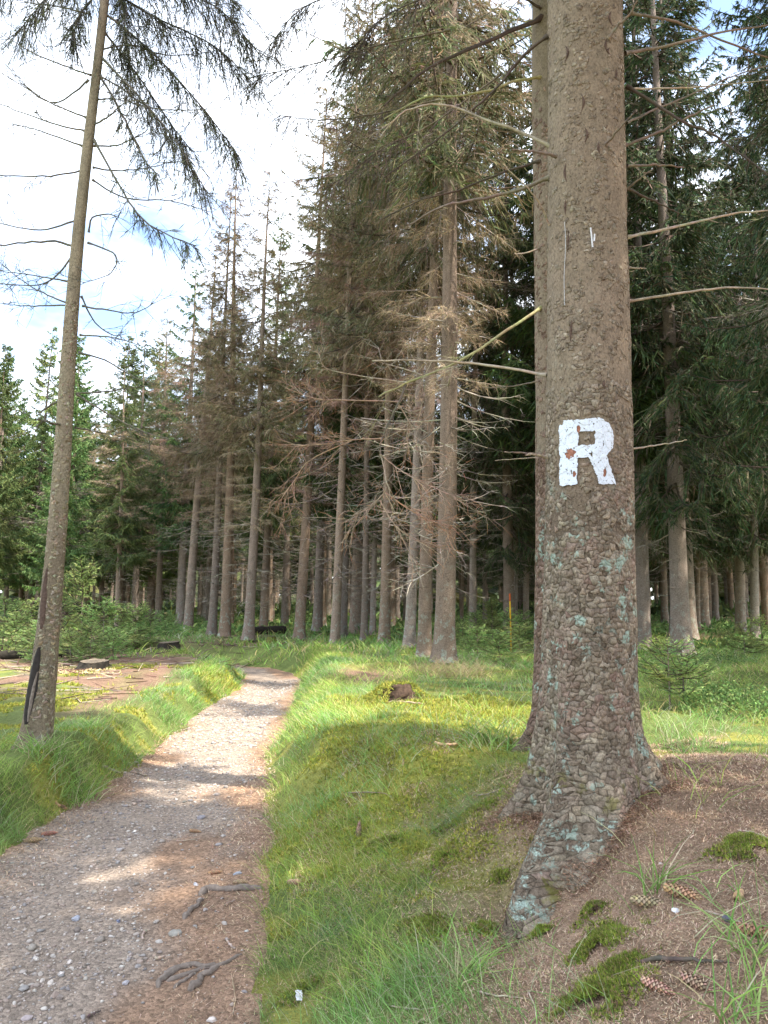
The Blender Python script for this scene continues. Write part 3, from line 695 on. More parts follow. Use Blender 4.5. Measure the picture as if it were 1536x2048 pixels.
# letter R: position on the trunk from the photograph (pixel box 1122..1228 x 836..968)
ZR1, ZR0 = P(1175, 836, RY - .24)[2], P(1175, 968, RY - .24)[2]
TH0 = math.atan2(-RY, -RX) + .0          # towards the viewer's side of the trunk
HR = ZR1 - ZR0; WR = HR * .80
def th_of(u, z):
    """angle on the facing side whose point projects to column u at height z"""
    t = np.linspace(TH0 - 1.3, TH0 + 1.3, 400); p = HERO.pt(t, np.full(400, z)); uu = proj(p)[0]; return np.interp(u, uu, t)
zc = .5 * (ZR0 + ZR1); TA, TB = float(th_of(1121, zc)), float(th_of(1228, zc))
def seg_d(x, y, a, b):
    ax, ay = a; bx, by = b; t = np.clip(((x - ax) * (bx - ax) + (y - ay) * (by - ay)) / ((bx - ax) ** 2 + (by - ay) ** 2), 0, 1); return np.hypot(x - ax - t * (bx - ax), y - ay - t * (by - ay))
def in_R(th, z, grow=0.0):
    X = (th - TA) / (TB - TA) * .80; Y = (z - ZR0) / HR
    wob = .016 * (fbm(X * 9, Y * 9, 71) - .5) * 2 + .022 * (fbm(X * 38, Y * 38, 74, 2) - .5)
    X = X + wob; Y = Y + .016 * (fbm(X * 9 + 5, Y * 9, 73) - .5) * 2 + .03 * (fbm(X * 34 + 3, Y * 34, 75, 2) - .5); g = grow
    stem = (X > -g) & (X < .265 + g) & (Y > -g) & (Y < 1.0 + g - .05 * (X < .06))
    outer = ((X > .1) & (X < .50) & (Y > .40 - g) & (Y < 1.0 + g)) | (np.hypot((X - .47) / .315, (Y - .70) / .31) < 1 + g * 2.5)
    outer &= (Y < 1.005 + g)
    inner = (X > .28 + g) & (X < .50 - g) & (Y > .595 + g) & (Y < .80 - g)
    leg = (X > .40 + (.52 - Y) * .27 - g) & (X < .635 + (.52 - Y) * .33 + g) & (Y > -g) & (Y < .55)
    return (stem | (outer & ~inner) | leg) & (X > -.2) & (X < 1.1)
def peeled(th, z):
    X = (th - TA) / (TB - TA) * .80; Y = (z - ZR0) / HR
    h = (np.hypot((X - .18) / .09, (Y - .475) / .085) + 1.6 * (fbm(X * 22, Y * 22, 81) - .5) < .80)
    h |= np.hypot((X - .285) / .02, (Y - .845) / .05) + 1.4 * (fbm(X * 30, Y * 30, 83) - .5) < 1
    h |= np.hypot((X - .225) / .018, (Y - .17) / .05) + 1.4 * (fbm(X * 30, Y * 30, 83) - .5) < 1
    h |= np.hypot((X - .63) / .022, (Y - .16) / .06) + 1.4 * (fbm(X * 30, Y * 30, 83) - .5) < 1
    return h
# painted skin: fine grid over the letter, cut to its outline, with the relief of the bark under it
tg = np.linspace(TA - .06, TB + .06, 150); zg = np.linspace(ZR0 - .03, ZR1 + .03, 200); TG, ZG = np.meshgrid(tg, zg)
f1, ed, cid = voronoi(TG * .24 / .026, ZG / .03, 15, 9999)
lift = .0075 + .0015 * sstep(0, .12, ed) + .005 * (cid - .5) + .003 * (fbm(TG * 60, ZG * 60, 19) - .5)
vv = HERO.pt(TG, ZG) + HERO.frame(TG, ZG)[2] * lift[..., None]
inside = in_R(TG, ZG) & ~peeled(TG, ZG) & ~((ed < .045) & (fbm(TG * 30, ZG * 24, 77) > .60)) & ~(fbm(TG * 70, ZG * 60, 79) > .80)
nc = TG.shape[1]; ii = np.arange(TG.shape[0] - 1)[:, None] * nc + np.arange(nc - 1)[None]; q = np.stack([ii, ii + 1, ii + nc + 1, ii + nc], -1).reshape(-1, 4)
mk = inside.ravel()[q].sum(1) >= 3
o = child('painted_letter', [(vv.reshape(-1, 3), q[mk], None)], M_PAINT, hero, True); o['label'] = 'white painted letter R with peeled spots'
def bark_cols(th, z, n):
    c = pal(n, [(.30, .243, .178), (.265, .213, .155), (.335, .278, .208), (.225, .178, .13)], None, .09, .012); s = th * .25
    pink = (fbm(s * 9, z * 6, 91) > .57) * sstep(2.8, 2.0, z) * rng.uniform(0, .35, n); return c * (1 - pink[:, None]) + np.array([.34, .19, .16]) * pink[:, None]
NR = lambda th, z: in_R(th, z, .02)
fl = [HERO.flakes(.05, 1.95, .031, lambda z, t: .95 + 0 * z, bark_cols, (.0003, .0026), NR, .003),
      HERO.flakes(1.95, 2.75, .029, lambda z, t: .5 + .45 * (fbm(t * 3, z * 5, 61) > .45), bark_cols, (.0003, .0022), NR, .003, 320),
      HERO.flakes(2.75, 5.4, .024, lambda z, t: .10 + .36 * (fbm(t * 4, z * 5, 63) > .54), bark_cols, (.0003, .0025), None, .002, 340)]
o = child('bark_flakes', fl, M_FLAKE, hero); o['kind'] = 'stuff'
mk = (in_R(TG, ZG, .01) & peeled(TG, ZG)).ravel()[q].sum(1) >= 1
child('bare_red_bark', [((vv - HERO.frame(TG, ZG)[2] * .004).reshape(-1, 3), q[mk], None)], M_REDBARK, hero, True)
# resin runs and bark scars
def on_trunk_line(T, pts, rad, off):
    out = []
    for u, v in pts:
        z = P(u, v, T.y - .24)[2]; out.append(T.pt(np.array(th_of(u, z)), np.array(z), off))
    return tube(smooth_curve(out, 14), rad, 5)
M_RESIN = simple('dried_resin', (.62, .62, .64), .5, 60, .2)
for pts, rd in (([(1130, 430), (1132, 480), (1129, 540), (1130, 600)], .0014), ([(1181, 452), (1183, 470), (1185, 492)], .005), ([(1189, 465), (1188, 480)], .005)):
    v, f = on_trunk_line(HERO, pts, rd, .004); child('resin_run', [(v, f, None)], M_RESIN, hero, True)
M_SCAR = simple('bark_scar', (.10, .065, .05), .9, 60, .5, .01)
for u, v, l in ((1131, 88, 36), (1163, 195, 34), (1170, 262, 30), (1132, 330, 40), (1222, 25, 30), (1144, 655, 46), (1137, 470, 40), (1131, 400, 30), (1197, 290, 24), (1213, 80, 26), (1232, 135, 20), (1219, 92, 16), (1209, 768, 18)):
    w_ = random.uniform(-5, 5); vv_, f = on_trunk_line(HERO, [(u, v - l / 2), (u + w_, v), (u + random.uniform(-4, 4), v + l / 2)], np.interp(np.linspace(0, 1, 15), [0, .5, 1], [.001, .008, .001]), .001); child('bark_scar', [(vv_, f, None)], M_SCAR, hero, True)
# crown above the picture and dead boughs, shared with the hero's neighbour
def crown_child(parent, kind, sc, zoff=0.):
    c = link('crown', random.choice(CR[kind]), parent); c.rotation_euler = (0, 0, random.random() * 6.28); c.scale = (sc, sc, sc); c.location = (0, 0, zoff)
crown_child(hero, 'green', 1.05, 2.6)

SECOND = BigTrunk(1.325, 5.6, [-.5, .4, .8, 1.2, 2, 3, 5, 9], [.27, .262, .235, .222, .205, .195, .182, .17],
    [(math.radians(-160), .30, .30, .42, .22), (math.radians(-95), .25, .35, .45, .25), (math.radians(20), .3, .4, .45, .25), (math.radians(120), .3, .4, .45, .25)], (.010, 0), 1.0)
second = root('spruce_tree', 'red-brown spruce trunk half hidden directly behind the painted trunk', 'tree', (1.325, 5.6, .5))
child('trunk', SECOND.mesh('trunk', None, -.2, 5.6, 120, .02, 24, .04), M_BARK_R, second, True)
def bark2(th, z, n): return pal(n, [(.25, .17, .125), (.215, .145, .11), (.285, .20, .15)], None, .10, .015)
o = child('bark_flakes', [SECOND.flakes(.2, 2.7, .042, lambda z, t: .93 + 0 * z, bark2, seed=360), SECOND.flakes(2.7, 5.6, .032, lambda z, t: .25 + 0 * z, bark2, (.0006, .003), seed=380)], M_FLAKE, second); o['kind'] = 'stuff'
crown_child(second, 'olive', 1.0, 3.0)

# dead branches of the two trunks, traced where they leave the bark
def branch_obj(parent, pts, Y0, Y1, r0, r1, col, name='branch', sides=6):
    k = len(pts); p = np.array([P(u, v, Y0 + (Y1 - Y0) * i / (k - 1)) for i, (u, v) in enumerate(pts)])
    c = smooth_curve(p, 18); c[1:-1] += rng.normal(0, r0 * .25, c[1:-1].shape)
    rad = np.linspace(r0, r1, len(c)); rad[0] *= 1.6; rad *= 1 + .12 * rng.random(len(c))
    v, f = tube(c, rad, sides); o = child(name, [(v, f, rep(pal(len(c), [col], None, .10), sides))], M_BRANCH, parent, True); return c, o
DK, PA, YE, MI = (.085, .065, .05), (.36, .30, .22), (.30, .29, .14), (.19, .15, .115)
TWIGS = []
for T, pts, Y0, Y1, r0, col in (
    (second, [(1083, 35), (993, 75), (918, 107), (858, 137), (768, 212)], 5.5, 5.0, .017, DK), (hero, [(1095, 72), (1048, 110), (1008, 160), (943, 220), (893, 265), (768, 355)], 4.1, 4.4, .009, DK),
    (second, [(1083, 155), (1038, 160), (988, 178), (918, 192), (850, 195), (768, 238)], 5.5, 5.2, .011, YE), (hero, [(1100, 292), (1043, 265), (968, 238), (903, 212), (843, 212), (798, 230), (760, 275)], 4.1, 4.3, .009, PA),
    (hero, [(1112, 312), (1065, 303), (1023, 299)], 3.95, 3.7, .009, MI), (second, [(1080, 322), (1008, 345), (918, 380), (843, 400), (760, 440)], 5.5, 5.8, .010, DK),
    (hero, [(1100, 355), (1018, 385), (933, 402), (878, 415), (818, 450)], 4.1, 4.5, .011, MI), (hero, [(1099, 450), (1068, 390), (1013, 337)], 4.05, 3.8, .006, PA),
    (second, [(1082, 616), (1038, 645), (958, 698), (892, 735), (813, 765), (757, 794)], 5.5, 5.0, .013, YE), (hero, [(1094, 750), (1018, 737), (918, 725), (818, 720), (745, 722)], 4.1, 4.5, .009, PA),
    (hero, [(1092, 914), (1068, 909), (1050, 910)], 4.05, 3.9, .008, PA), (second, [(1072, 908), (1030, 905), (1008, 904)], 5.5, 5.3, .008, MI), (second, [(1072, 915), (1030, 918), (990, 921)], 5.5, 5.6, .005, PA),
    (second, [(1078, 762), (1020, 773), (965, 776)], 5.5, 5.7, .006, MI), (second, [(1078, 498), (1040, 508), (1028, 507)], 5.5, 5.3, .007, MI), (second, [(1085, 20), (1040, -10), (990, -40)], 5.5, 5.3, .012, DK),
    (hero, [(1218, 76), (1240, 48), (1262, 25), (1275, 0)], 3.9, 3.75, .009, MI), (hero, [(1250, 107), (1343, 90), (1443, 65), (1560, 48)], 4.1, 4.4, .010, MI), (hero, [(1258, 25), (1333, 40), (1418, 70), (1518, 110), (1560, 125)], 4.15, 4.6, .009, MI),
    (hero, [(1253, 172), (1318, 212), (1368, 245), (1418, 265), (1468, 300), (1550, 362)], 4.1, 3.9, .009, DK), (hero, [(1250, 290), (1318, 265), (1368, 237), (1428, 210)], 4.1, 4.0, .009, MI), (hero, [(1212, 288), (1240, 256), (1268, 225)], 3.88, 3.6, .007, MI),
    (hero, [(1253, 332), (1318, 330), (1368, 335)], 4.1, 4.2, .008, MI), (hero, [(1255, 377), (1280, 357), (1308, 336)], 4.05, 3.9, .006, MI), (hero, [(1255, 377), (1308, 402), (1358, 427)], 4.15, 4.3, .008, DK),
    (hero, [(1253, 475), (1368, 450), (1468, 427), (1560, 420)], 4.1, 4.5, .009, PA), (hero, [(1256, 602), (1368, 585), (1468, 575), (1560, 580)], 4.1, 4.0, .008, PA), (hero, [(1256, 535), (1275, 536), (1293, 537)], 4.1, 4.1, .006, PA),
    (hero, [(1258, 899), (1315, 890), (1373, 880)], 4.1, 4.2, .006, PA), (hero, [(1253, 246), (1320, 215), (1393, 185), (1470, 150), (1550, 128)], 4.15, 4.7, .007, MI), (hero, [(1253, 178), (1380, 175), (1536, 160)], 4.2, 4.9, .006, PA)):
    c, bo = branch_obj(T, pts, Y0, Y1, r0, r0 * .4, col)
    if len(pts) >= 5: TWIGS.append((bo, c, col))
# side twigs of those branches
def twig_fan(parent, c, n, lmin, lmax, col, w=.004, levels=2, grav=-.15, tipcol=None, s0=.35, name='twig_spray'):
    idx = (rng.uniform(s0, .999, n) * (len(c) - 1)); i0 = idx.astype(int); fr = (idx - i0)[:, None]
    b = c[i0] * (1 - fr) + c[np.minimum(i0 + 1, len(c) - 1)] * fr; fw = nrm(c[np.minimum(i0 + 1, len(c) - 1)] - c[i0])
    d = nrm(fw * .8 + rng.normal(0, .55, (n, 3)) + np.array([0, 0, grav])); l = rng.uniform(lmin, lmax, n); G = []
    for lev in range(levels):
        m = len(b); bend = rng.normal(0, .18, (m, 3)) + np.array([0, 0, grav * .8])
        p1 = b + d * (l * .5)[:, None] + bend * (l * .25)[:, None]; p2 = b + d * l[:, None] + bend * l[:, None]; ww = w * (.75 ** lev)
        v, f, k = sticks(b, p1, ww * .5, ww * .4); G.append((v, f, rep(pal(m, [col]), k))); v, f, k = sticks(p1, p2, ww * .4, ww * .15)
        G.append((v, f, rep(pal(m, [tipcol if (tipcol and lev == levels - 1) else col]), k)))
        if lev < levels - 1:
            r = 5; j = np.repeat(np.arange(m), r); t = rng.uniform(.25, 1, m * r)[:, None]
            nb_ = b[j] + d[j] * l[j][:, None] * t + bend[j] * l[j][:, None] * t * t; d2 = nrm(d[j] + rng.normal(0, .6, (m * r, 3)) + np.array([0, 0, grav])); l = rng.uniform(.25, .55, m * r) * l[j]; b, d = nb_, d2
    o = child(name, G, M_BRANCH, parent); o['kind'] = 'stuff'; return o
for T, c, col in TWIGS: twig_fan(T, c, 9, .08, .35, col, .004, 2)
# the big dry spray hanging from the yellow branch
SPR = [([(811, 770), (800, 800), (787, 825), (764, 877), (760, 908)], .008, (.13, .11, .08), 4), ([(797, 803), (690, 800), (630, 797), (570, 775)], .005, (.36, .24, .17), 26),
       ([(845, 750), (800, 735), (764, 726)], .004, PA, 5), ([(813, 765), (722, 752), (655, 738), (640, 716)], .005, PA, 8), ([(764, 877), (700, 880), (650, 888), (590, 893)], .005, (.36, .25, .17), 26), ([(700, 882), (620, 920), (590, 960), (570, 985)], .004, (.38, .25, .17), 14),
       ([(760, 908), (800, 940), (850, 968), (908, 992)], .005, (.36, .25, .18), 26), ([(762, 910), (772, 960), (765, 990), (715, 1030), (690, 1045)], .005, (.36, .28, .20), 28), ([(770, 985), (820, 1020), (870, 1045), (910, 1052)], .005, (.38, .24, .16), 24),
       ([(760, 1000), (790, 1050), (830, 1080), (850, 1085)], .004, (.36, .26, .18), 16), ([(795, 805), (820, 850), (815, 890), (850, 905)], .004, (.34, .25, .18), 14)]
for k_, (pts, r0, col, n) in enumerate(SPR):
    c, bo = branch_obj(second, pts, 5.1, 5.1 + .12 * ((k_ % 3) - 1), r0, r0 * .45, col, 'branch', 5); twig_fan(bo, c, n, .08, .30, col, .0045, 2, -.1, (.42, .22, .12), .2)

# ------------------------------------------------------------------ the slim leaning spruce on the verge
pb = hit(70, 1488); LY = pb[1]; q = P(203, 20, LY)
lean_l = ((q[0] - pb[0]) / (q[2] - pb[2]), 0)
zb_ = pb[2]
SLIM = BigTrunk(pb[0], LY, [zb_ - .5, zb_ + .1, zb_ + .8, zb_ + 1.5, zb_ + 2.5, zb_ + 4, zb_ + 6, 12], [.13, .125, .097, .080, .069, .055, .041, .03],
    [(math.radians(-120), .05, .4, zb_ + .03, .10), (math.radians(-40), .05, .4, zb_, .10), (math.radians(170), .04, .4, zb_, .12), (math.radians(70), .05, .5, zb_, .12)], lean_l, .35)
SLIM.cen = lambda z: (pb[0] + lean_l[0] * (z - zb_) + .025 * np.sin((z - zb_) * 1.1) , LY + .0 * z)
slim = root('spruce_tree', 'slender leaning spruce with blackened wound at its foot beside the gravel path', 'tree', tuple(pb))
child('trunk', SLIM.mesh('trunk', None, zb_ - .4, 7.2, 60, .03, 14, .02), M_BARK_L, slim, True)
# wound: dark hollow with exposed wood, on the side facing the clearing
def wound(z0, z1, tc_, w, off, mat, name, ph=0.):
    zz = np.linspace(z0, z1, 30); s = np.linspace(-1, 1, 9); Z, S2 = np.meshgrid(zz, s, indexing='ij'); wd = w * np.sin(np.clip((Z - z0) / (z1 - z0), .02, .98) * math.pi) ** .5
    wd = wd * (.55 + .9 * fbm(Z * 7 + ph, S2 * 1.2, 49)); th = tc_ + S2 * wd + .15 * np.sin(Z * 6 + ph) + .05 * (fbm(S2 * 3, Z * 9, 44) - .5); lf = off * (1 - np.abs(S2) ** 3) + .006 * (fbm(S2 * 5, Z * 18, 47) - .5)
    v = SLIM.pt(th, Z) + SLIM.frame(th, Z)[2] * lf[..., None]; k = 9; ii = np.arange(29)[:, None] * k + np.arange(8)[None]
    child(name, [(v.reshape(-1, 3), np.stack([ii, ii + 1, ii + k + 1, ii + k], -1).reshape(-1, 4), None)], mat, slim, True)
wound(zb_ + .18, zb_ + .80, math.radians(-104), .48, .010, M_CHAR, 'wound')
wound(zb_ + .20, zb_ + .60, math.radians(-92), .12, .018, M_ROOT, 'exposed_wood', .6)
wound(zb_ + .95, zb_ + 1.45, math.radians(-100), .35, .010, M_SCAR, 'bark_scar', 1.)
o = child('bark_flakes', [SLIM.flakes(zb_, 4.2, .022, lambda z, t: .12 + .5 * (fbm(t * 3, z * 6, 64) > .56), lambda t, z, n: pal(n, [(.27, .22, .15), (.22, .175, .115), (.32, .27, .19)], None, .1), (.0004, .002), None, .002, 400)], M_BRANCH, slim); o['kind'] = 'stuff'
BR = (.13, .115, .085)
LB = [([(195, 150), (240, 175), (300, 215), (375, 220), (450, 215)], 6), ([(192, 198), (240, 200), (300, 215)], 3), ([(188, 292), (235, 290), (280, 270), (296, 258)], 3), ([(185, 335), (235, 342), (300, 335), (350, 320)], 5), ([(185, 360), (250, 395), (340, 402), (425, 425)], 6),
      ([(178, 465), (184, 436), (215, 428), (232, 435), (225, 455)], 4), ([(176, 486), (225, 505), (233, 525), (215, 550), (165, 566)], 5), ([(165, 612), (225, 622), (270, 625), (310, 605)], 5), ([(162, 592), (190, 645), (225, 670), (238, 668)], 4),
      ([(160, 670), (225, 675), (280, 690)], 5), ([(158, 705), (210, 720), (260, 750), (310, 767), (410, 775)], 4), ([(152, 787), (225, 782), (315, 767)], 4), ([(155, 790), (220, 830), (280, 860), (340, 880)], 4), ([(150, 855), (200, 865), (250, 874)], 3),
      ([(170, 262), (100, 245), (0, 208), (-30, 195)], 5), ([(165, 292), (75, 260), (25, 248)], 4), ([(165, 340), (100, 352), (0, 351), (-30, 350)], 5), ([(155, 440), (80, 460), (0, 447), (-30, 440)], 5), ([(152, 495), (110, 483), (50, 485), (0, 492), (-30, 497)], 2),
      ([(148, 505), (115, 550), (75, 570), (0, 567), (-30, 560)], 6), ([(145, 565), (75, 552), (0, 542)], 5), ([(145, 610), (95, 590), (50, 565), (0, 525)], 6), ([(145, 610), (60, 612), (0, 607)], 4), ([(182, 150), (75, 110), (0, 65)], 5),
      ([(180, 28), (100, 10), (40, 5)], 5), ([(178, 160), (135, 195), (100, 205), (50, 175), (0, 145)], 6), ([(172, 235), (100, 205), (40, 165)], 5), ([(135, 785), (110, 770), (95, 755)], 3), ([(125, 795), (90, 818), (75, 830)], 2), ([(130, 850), (100, 845), (70, 838)], 2),
      ([(200, 100), (260, 90), (330, 110), (420, 105)], 6), ([(186, 250), (215, 235), (250, 205), (300, 200)], 5)]
for pts, n in LB:
    r0 = .0085 if n != 2 else .012; y1 = LY + random.uniform(-.5, .5); c, bo = branch_obj(slim, pts, LY, y1, r0, r0 * .32, BR, 'branch', 5)
    twig_fan(bo, c, n * 2, .08, .32, BR, .0055, 2, -.05, None, .25)
# drooping needle-hung boughs at its head
def hung_bough(parent, pts, Y0, Y1, n, hang, r0=.011, leafy=1.0, col=(.085, .08, .065), leafcol=((.12, .125, .085), (.15, .135, .11), (.095, .105, .08), (.15, .17, .08)), cpar=None):
    c, bo = branch_obj(parent, pts, Y0, Y1, r0, r0 * .35, BR, 'branch', 5); G = []; n = int(n * 1.2)
    idx = rng.uniform(.12, .999, n) * (len(c) - 1); i0 = idx.astype(int); fr = (idx - i0)[:, None]; b = c[i0] * (1 - fr) + c[np.minimum(i0 + 1, len(c) - 1)] * fr; fw = nrm(c[np.minimum(i0 + 1, len(c) - 1)] - c[i0])
    d = nrm(fw * .5 + rng.normal(0, .45, (n, 3)) + np.array([0, 0, -.75])); l = rng.uniform(*hang, n); bend = np.stack([rng.normal(0, .12, n), rng.normal(0, .12, n), rng.uniform(-.35, -.05, n)], 1)
    p1 = b + d * (l * .5)[:, None] + bend * (l * .25)[:, None]; p2 = b + (d + bend) * l[:, None]
    for a_, b_, ra, rb in ((b, p1, .0036, .003), (p1, p2, .003, .0016)):
        v, f, k = sticks(a_, b_, ra, rb); G.append((v, f, rep(pal(n, [col]), k)))
    r = 11; j = np.repeat(np.arange(n), r); m = len(j); t = rng.uniform(.05, 1, m)[:, None]; q_ = b[j] + d[j] * l[j][:, None] * t + bend[j] * l[j][:, None] * t * t
    d2 = nrm(d[j] * .7 + rng.normal(0, .5, (m, 3)) + np.array([0, 0, -.3])); v, f, k = strips(q_, d2, np.zeros((m, 3)), rng.uniform(.04, .15, m), .0068 * leafy * rng.uniform(.5, 1.2, m), 2); G.append((v, f, rep(pal(m, leafcol), k)))
    o = child('needle_spray', G, M_FOL, bo); o['kind'] = 'stuff'
for pts, n, hg in (([(203, 115), (275, 190), (350, 280), (415, 385)], 80, (.15, .45)), ([(207, 25), (300, 100), (400, 210), (470, 300)], 110, (.2, .6)), ([(210, -30), (300, 30), (425, 90), (500, 160)], 110, (.2, .6)), ([(210, -60), (330, -30), (440, 20), (520, 110)], 100, (.25, .65)),
                   ([(188, 280), (250, 390), (300, 450), (392, 492)], 34, (.08, .26)), ([(205, -60), (150, -40), (90, 0), (40, 60)], 80, (.2, .55)), ([(207, -100), (240, -20), (250, 60), (262, 150)], 70, (.15, .4)), ([(205, -20), (165, 20), (150, 60), (148, 90)], 50, (.15, .35)),
                   ([(209, -120), (300, -90), (400, -60), (480, 20)], 90, (.3, .7)), ([(200, 150), (250, 240), (290, 320), (318, 352)], 34, (.08, .25)), ([(206, 60), (260, 130), (330, 230), (380, 300)], 70, (.12, .35)), ([(205, -90), (120, -80), (50, -40), (-20, 20)], 60, (.2, .5))):
    hung_bough(slim, pts, LY, LY + random.uniform(-.7, .7), n, hg)
# thin hanging twigs of the painted trunk's neighbour reaching over the gap
for pts, n, hg in (([(900, 60), (760, 90), (620, 130), (520, 150)], 46, (.15, .5)), ([(880, 200), (740, 230), (640, 240), (560, 230)], 40, (.1, .4)), ([(820, -40), (700, -20), (600, 20), (540, 90)], 60, (.2, .6)), ([(1000, 150), (860, 250), (760, 300), (650, 380)], 50, (.15, .5)), ([(960, -40), (860, -10), (760, 40), (690, 120)], 60, (.2, .6))):
    hung_bough(second, pts, 6.6, 6.9, n, hg, .009, .9, (.12, .095, .075), ((.10, .085, .06), (.14, .11, .085), (.08, .095, .05)))

# ------------------------------------------------------------------ scattering on the ground
def scatter(n, x0, x1, y0, y1, near_pow=1.0):
    y = y0 + (y1 - y0) * rng.random(n) ** near_pow; x = rng.uniform(x0, x1, n); return x, y
def in_view(x, y, m=.12):
    return (np.abs(x) < (.512 + m) * y + .5) & (y > 1.5)
def zinfo(x, y):
    z, d, hw, e = HD(x, y); a, b, c = zones(x, y, d, hw, e); return z, d, hw, e, a, b, c
GR = [(.23, .385, .09), (.29, .45, .12), (.18, .32, .085), (.35, .46, .155), (.48, .45, .27)]
def blades(x, y, z, L, Wd, cols, lean=.5, dirx=None, weights=None, var=.15):
    n = len(x); b = np.stack([x, y, z - .01], 1); az = rng.random(n) * 6.283
    h = np.stack([np.cos(az), np.sin(az), np.zeros(n)], 1)
    if dirx is not None: h = nrm(h + dirx)
    d = nrm(h * rng.uniform(.1, lean, (n, 1)) + np.array([0, 0, 1.])); bend = h * rng.uniform(.15, .75, (n, 1)) + np.array([0, 0, -1.]) * rng.uniform(.1, .5, (n, 1))
    v, f, k = strips(b, d, bend, L, Wd, 3, False); return (v, f, rep(pal(n, cols, weights, var), k))
def grass_field(name, n, x0, x1, y0, y1, Lr, Wr, dens, cols=GR, npow=1.0, clump=1.0, lean=.6, dirx=None, weights=None):
    x, y = scatter(n, x0, x1, y0, y1, npow); k = in_view(x, y); x, y = x[k], y[k]
    z, d, hw, e, a, b, c = zinfo(x, y)
    cl = fbm(x * 2.2, y * 2.2, 111); cl2 = fbm(x * .8, y * .8, 113)
    pr = dens(x, y, d, e, a, b, c) * np.clip(.25 + clump * 2.4 * (cl - .36), .05, 1.2)
    k = (rng.random(len(x)) < pr) & (e > -.02); x, y, z, cl, cl2, e = x[k], y[k], z[k], cl[k], cl2[k], e[k]
    L = rng.uniform(*Lr, len(x)) * (.55 + .9 * cl) ; wd = rng.uniform(*Wr, len(x)) * np.clip(y / 6, .8, 3)
    col = blades(x, y, z, L, wd, cols, lean, dirx, weights)
    tint = np.where((cl2 > .5)[:, None], np.array([1.15, 1.05, .85]), np.array([.88, .98, 1.0])); col = (col[0], col[1], col[2] * np.repeat(tint, len(col[2]) // len(x), 0))
    return link(name, build_mesh(name, [col], M_GRASS)), len(x)
# long grass of the right verge, left verge, and the grassy clearing behind the painted trunk
o, n1 = grass_field('grass', 170000, -2.6, 1.0, 2.2, 16.5, (.06, .17), (.0022, .0038), lambda x, y, d, e, a, b, c: (d > 0) * np.clip(1.15 - np.abs(e - .45) / .65, 0, 1) * (1 - .7 * a) * (1 - .8 * c) * (1 - .2 * b), npow=1.35, dirx=np.array([-.7, -.15, 0]))
tag(o, 'long green grass on the bank between path and painted trunk', 'grass', kind='stuff')
o, n2 = grass_field('grass', 180000, -5.5, -1.8, 3.5, 18, (.06, .19), (.0022, .0040), lambda x, y, d, e, a, b, c: (d < 0) * np.clip(1.3 - e / (.75 + .9 * (y < 6.5)), 0, 1) * (1 - c) * (1 - .5 * b), npow=1.3, dirx=np.array([.6, -.3, 0]))
tag(o, 'tufted grass hanging over the verge beside the slender leaning spruce', 'grass', kind='stuff')
o, n3 = grass_field('grass', 105000, -2.0, 12, 5.5, 22, (.07, .22), (.003, .005), lambda x, y, d, e, a, b, c: (d > 0) * sstep(.3, 1., e) * (1 - .4 * b) * (1 - .85 * c) * (1 - a), cols=GR + [(.33, .27, .16)], npow=1.2)
tag(o, 'pale green grass of the glade behind the painted trunk', 'grass', kind='stuff')
o, n4 = grass_field('grass', 60000, -13, 8, 16, 36, (.12, .34), (.006, .010), lambda x, y, d, e, a, b, c: .5 * (1 - .8 * c) * (1 - .6 * a), npow=1.2)
tag(o, 'thin grass between the trunks at the forest edge', 'grass', kind='stuff')
o, n5 = grass_field('grass', 30000, -.9, 1.0, 2.2, 5.4, (.05, .13), (.0012, .002), lambda x, y, d, e, a, b, c: np.exp(-((x - (.62 * (y - 3.9))) / .32) ** 2) * 1.6, cols=[(.18, .30, .12), (.14, .25, .10), (.22, .33, .13)], lean=.9, clump=1.3, dirx=np.array([-.5, -.3, 0]))
tag(o, 'soft blue-green hair grass on the slope under the painted trunk', 'grass', kind='stuff')
o, n6 = grass_field('grass', 9000, -.4, 2.6, 2.2, 6, (.10, .28), (.003, .006), lambda x, y, d, e, a, b, c: .05 + .10 * (fbm(x * 3, y * 3, 141) > .58), lean=.8, clump=1.6)
tag(o, 'single grass blades growing through the needle mound', 'grass', kind='stuff')
# dry straw tussocks
def tussock(u, v, n, rad, L, label, cols=((.40, .32, .19), (.34, .26, .16), (.30, .30, .12))):
    p = hit(u, v); a = rng.random(n) * 6.283; r = rad * np.sqrt(rng.random(n)); x = p[0] + r * np.cos(a); y = p[1] + r * np.sin(a)
    g_ = blades(x, y, surf(x, y), rng.uniform(.5, 1, n) * L, .006, list(cols), 1.0)
    o = link('grass_tussock', build_mesh('grass_tussock', [(g_[0] - p, g_[1], g_[2])], M_GRASS), None, p); tag(o, label, 'grass tussock')
tussock(905, 1352, 700, .55, .40, 'straw-coloured dry tussock in front of the stout lichened trunk')
tussock(1410, 1285, 600, .7, .45, 'dry grass tussock on a hummock before the sunlit trunk')
tussock(985, 1490, 160, .22, .35, 'loose grass tuft at the foot of the half-hidden red-brown trunk', GR)
tussock(95, 1505, 160, .20, .22, 'short grass tuft hiding the foot of the slender leaning spruce', GR)
tussock(125, 1560, 260, .28, .32, 'arching grass clump below the slender leaning spruce', GR)
tussock(1300, 1780, 26, .06, .30, 'few broad grass blades beside two spruce cones', GR)
tussock(930, 1960, 30, .08, .30, 'broad grass blades sprouting low on the needle slope', GR)
tussock(1475, 2040, 34, .10, .32, 'broad grass blades arching beside the two lowest spruce cones', GR)
tussock(1500, 1900, 30, .08, .40, 'tall thin grass blades next to the half-buried spruce cone', GR)

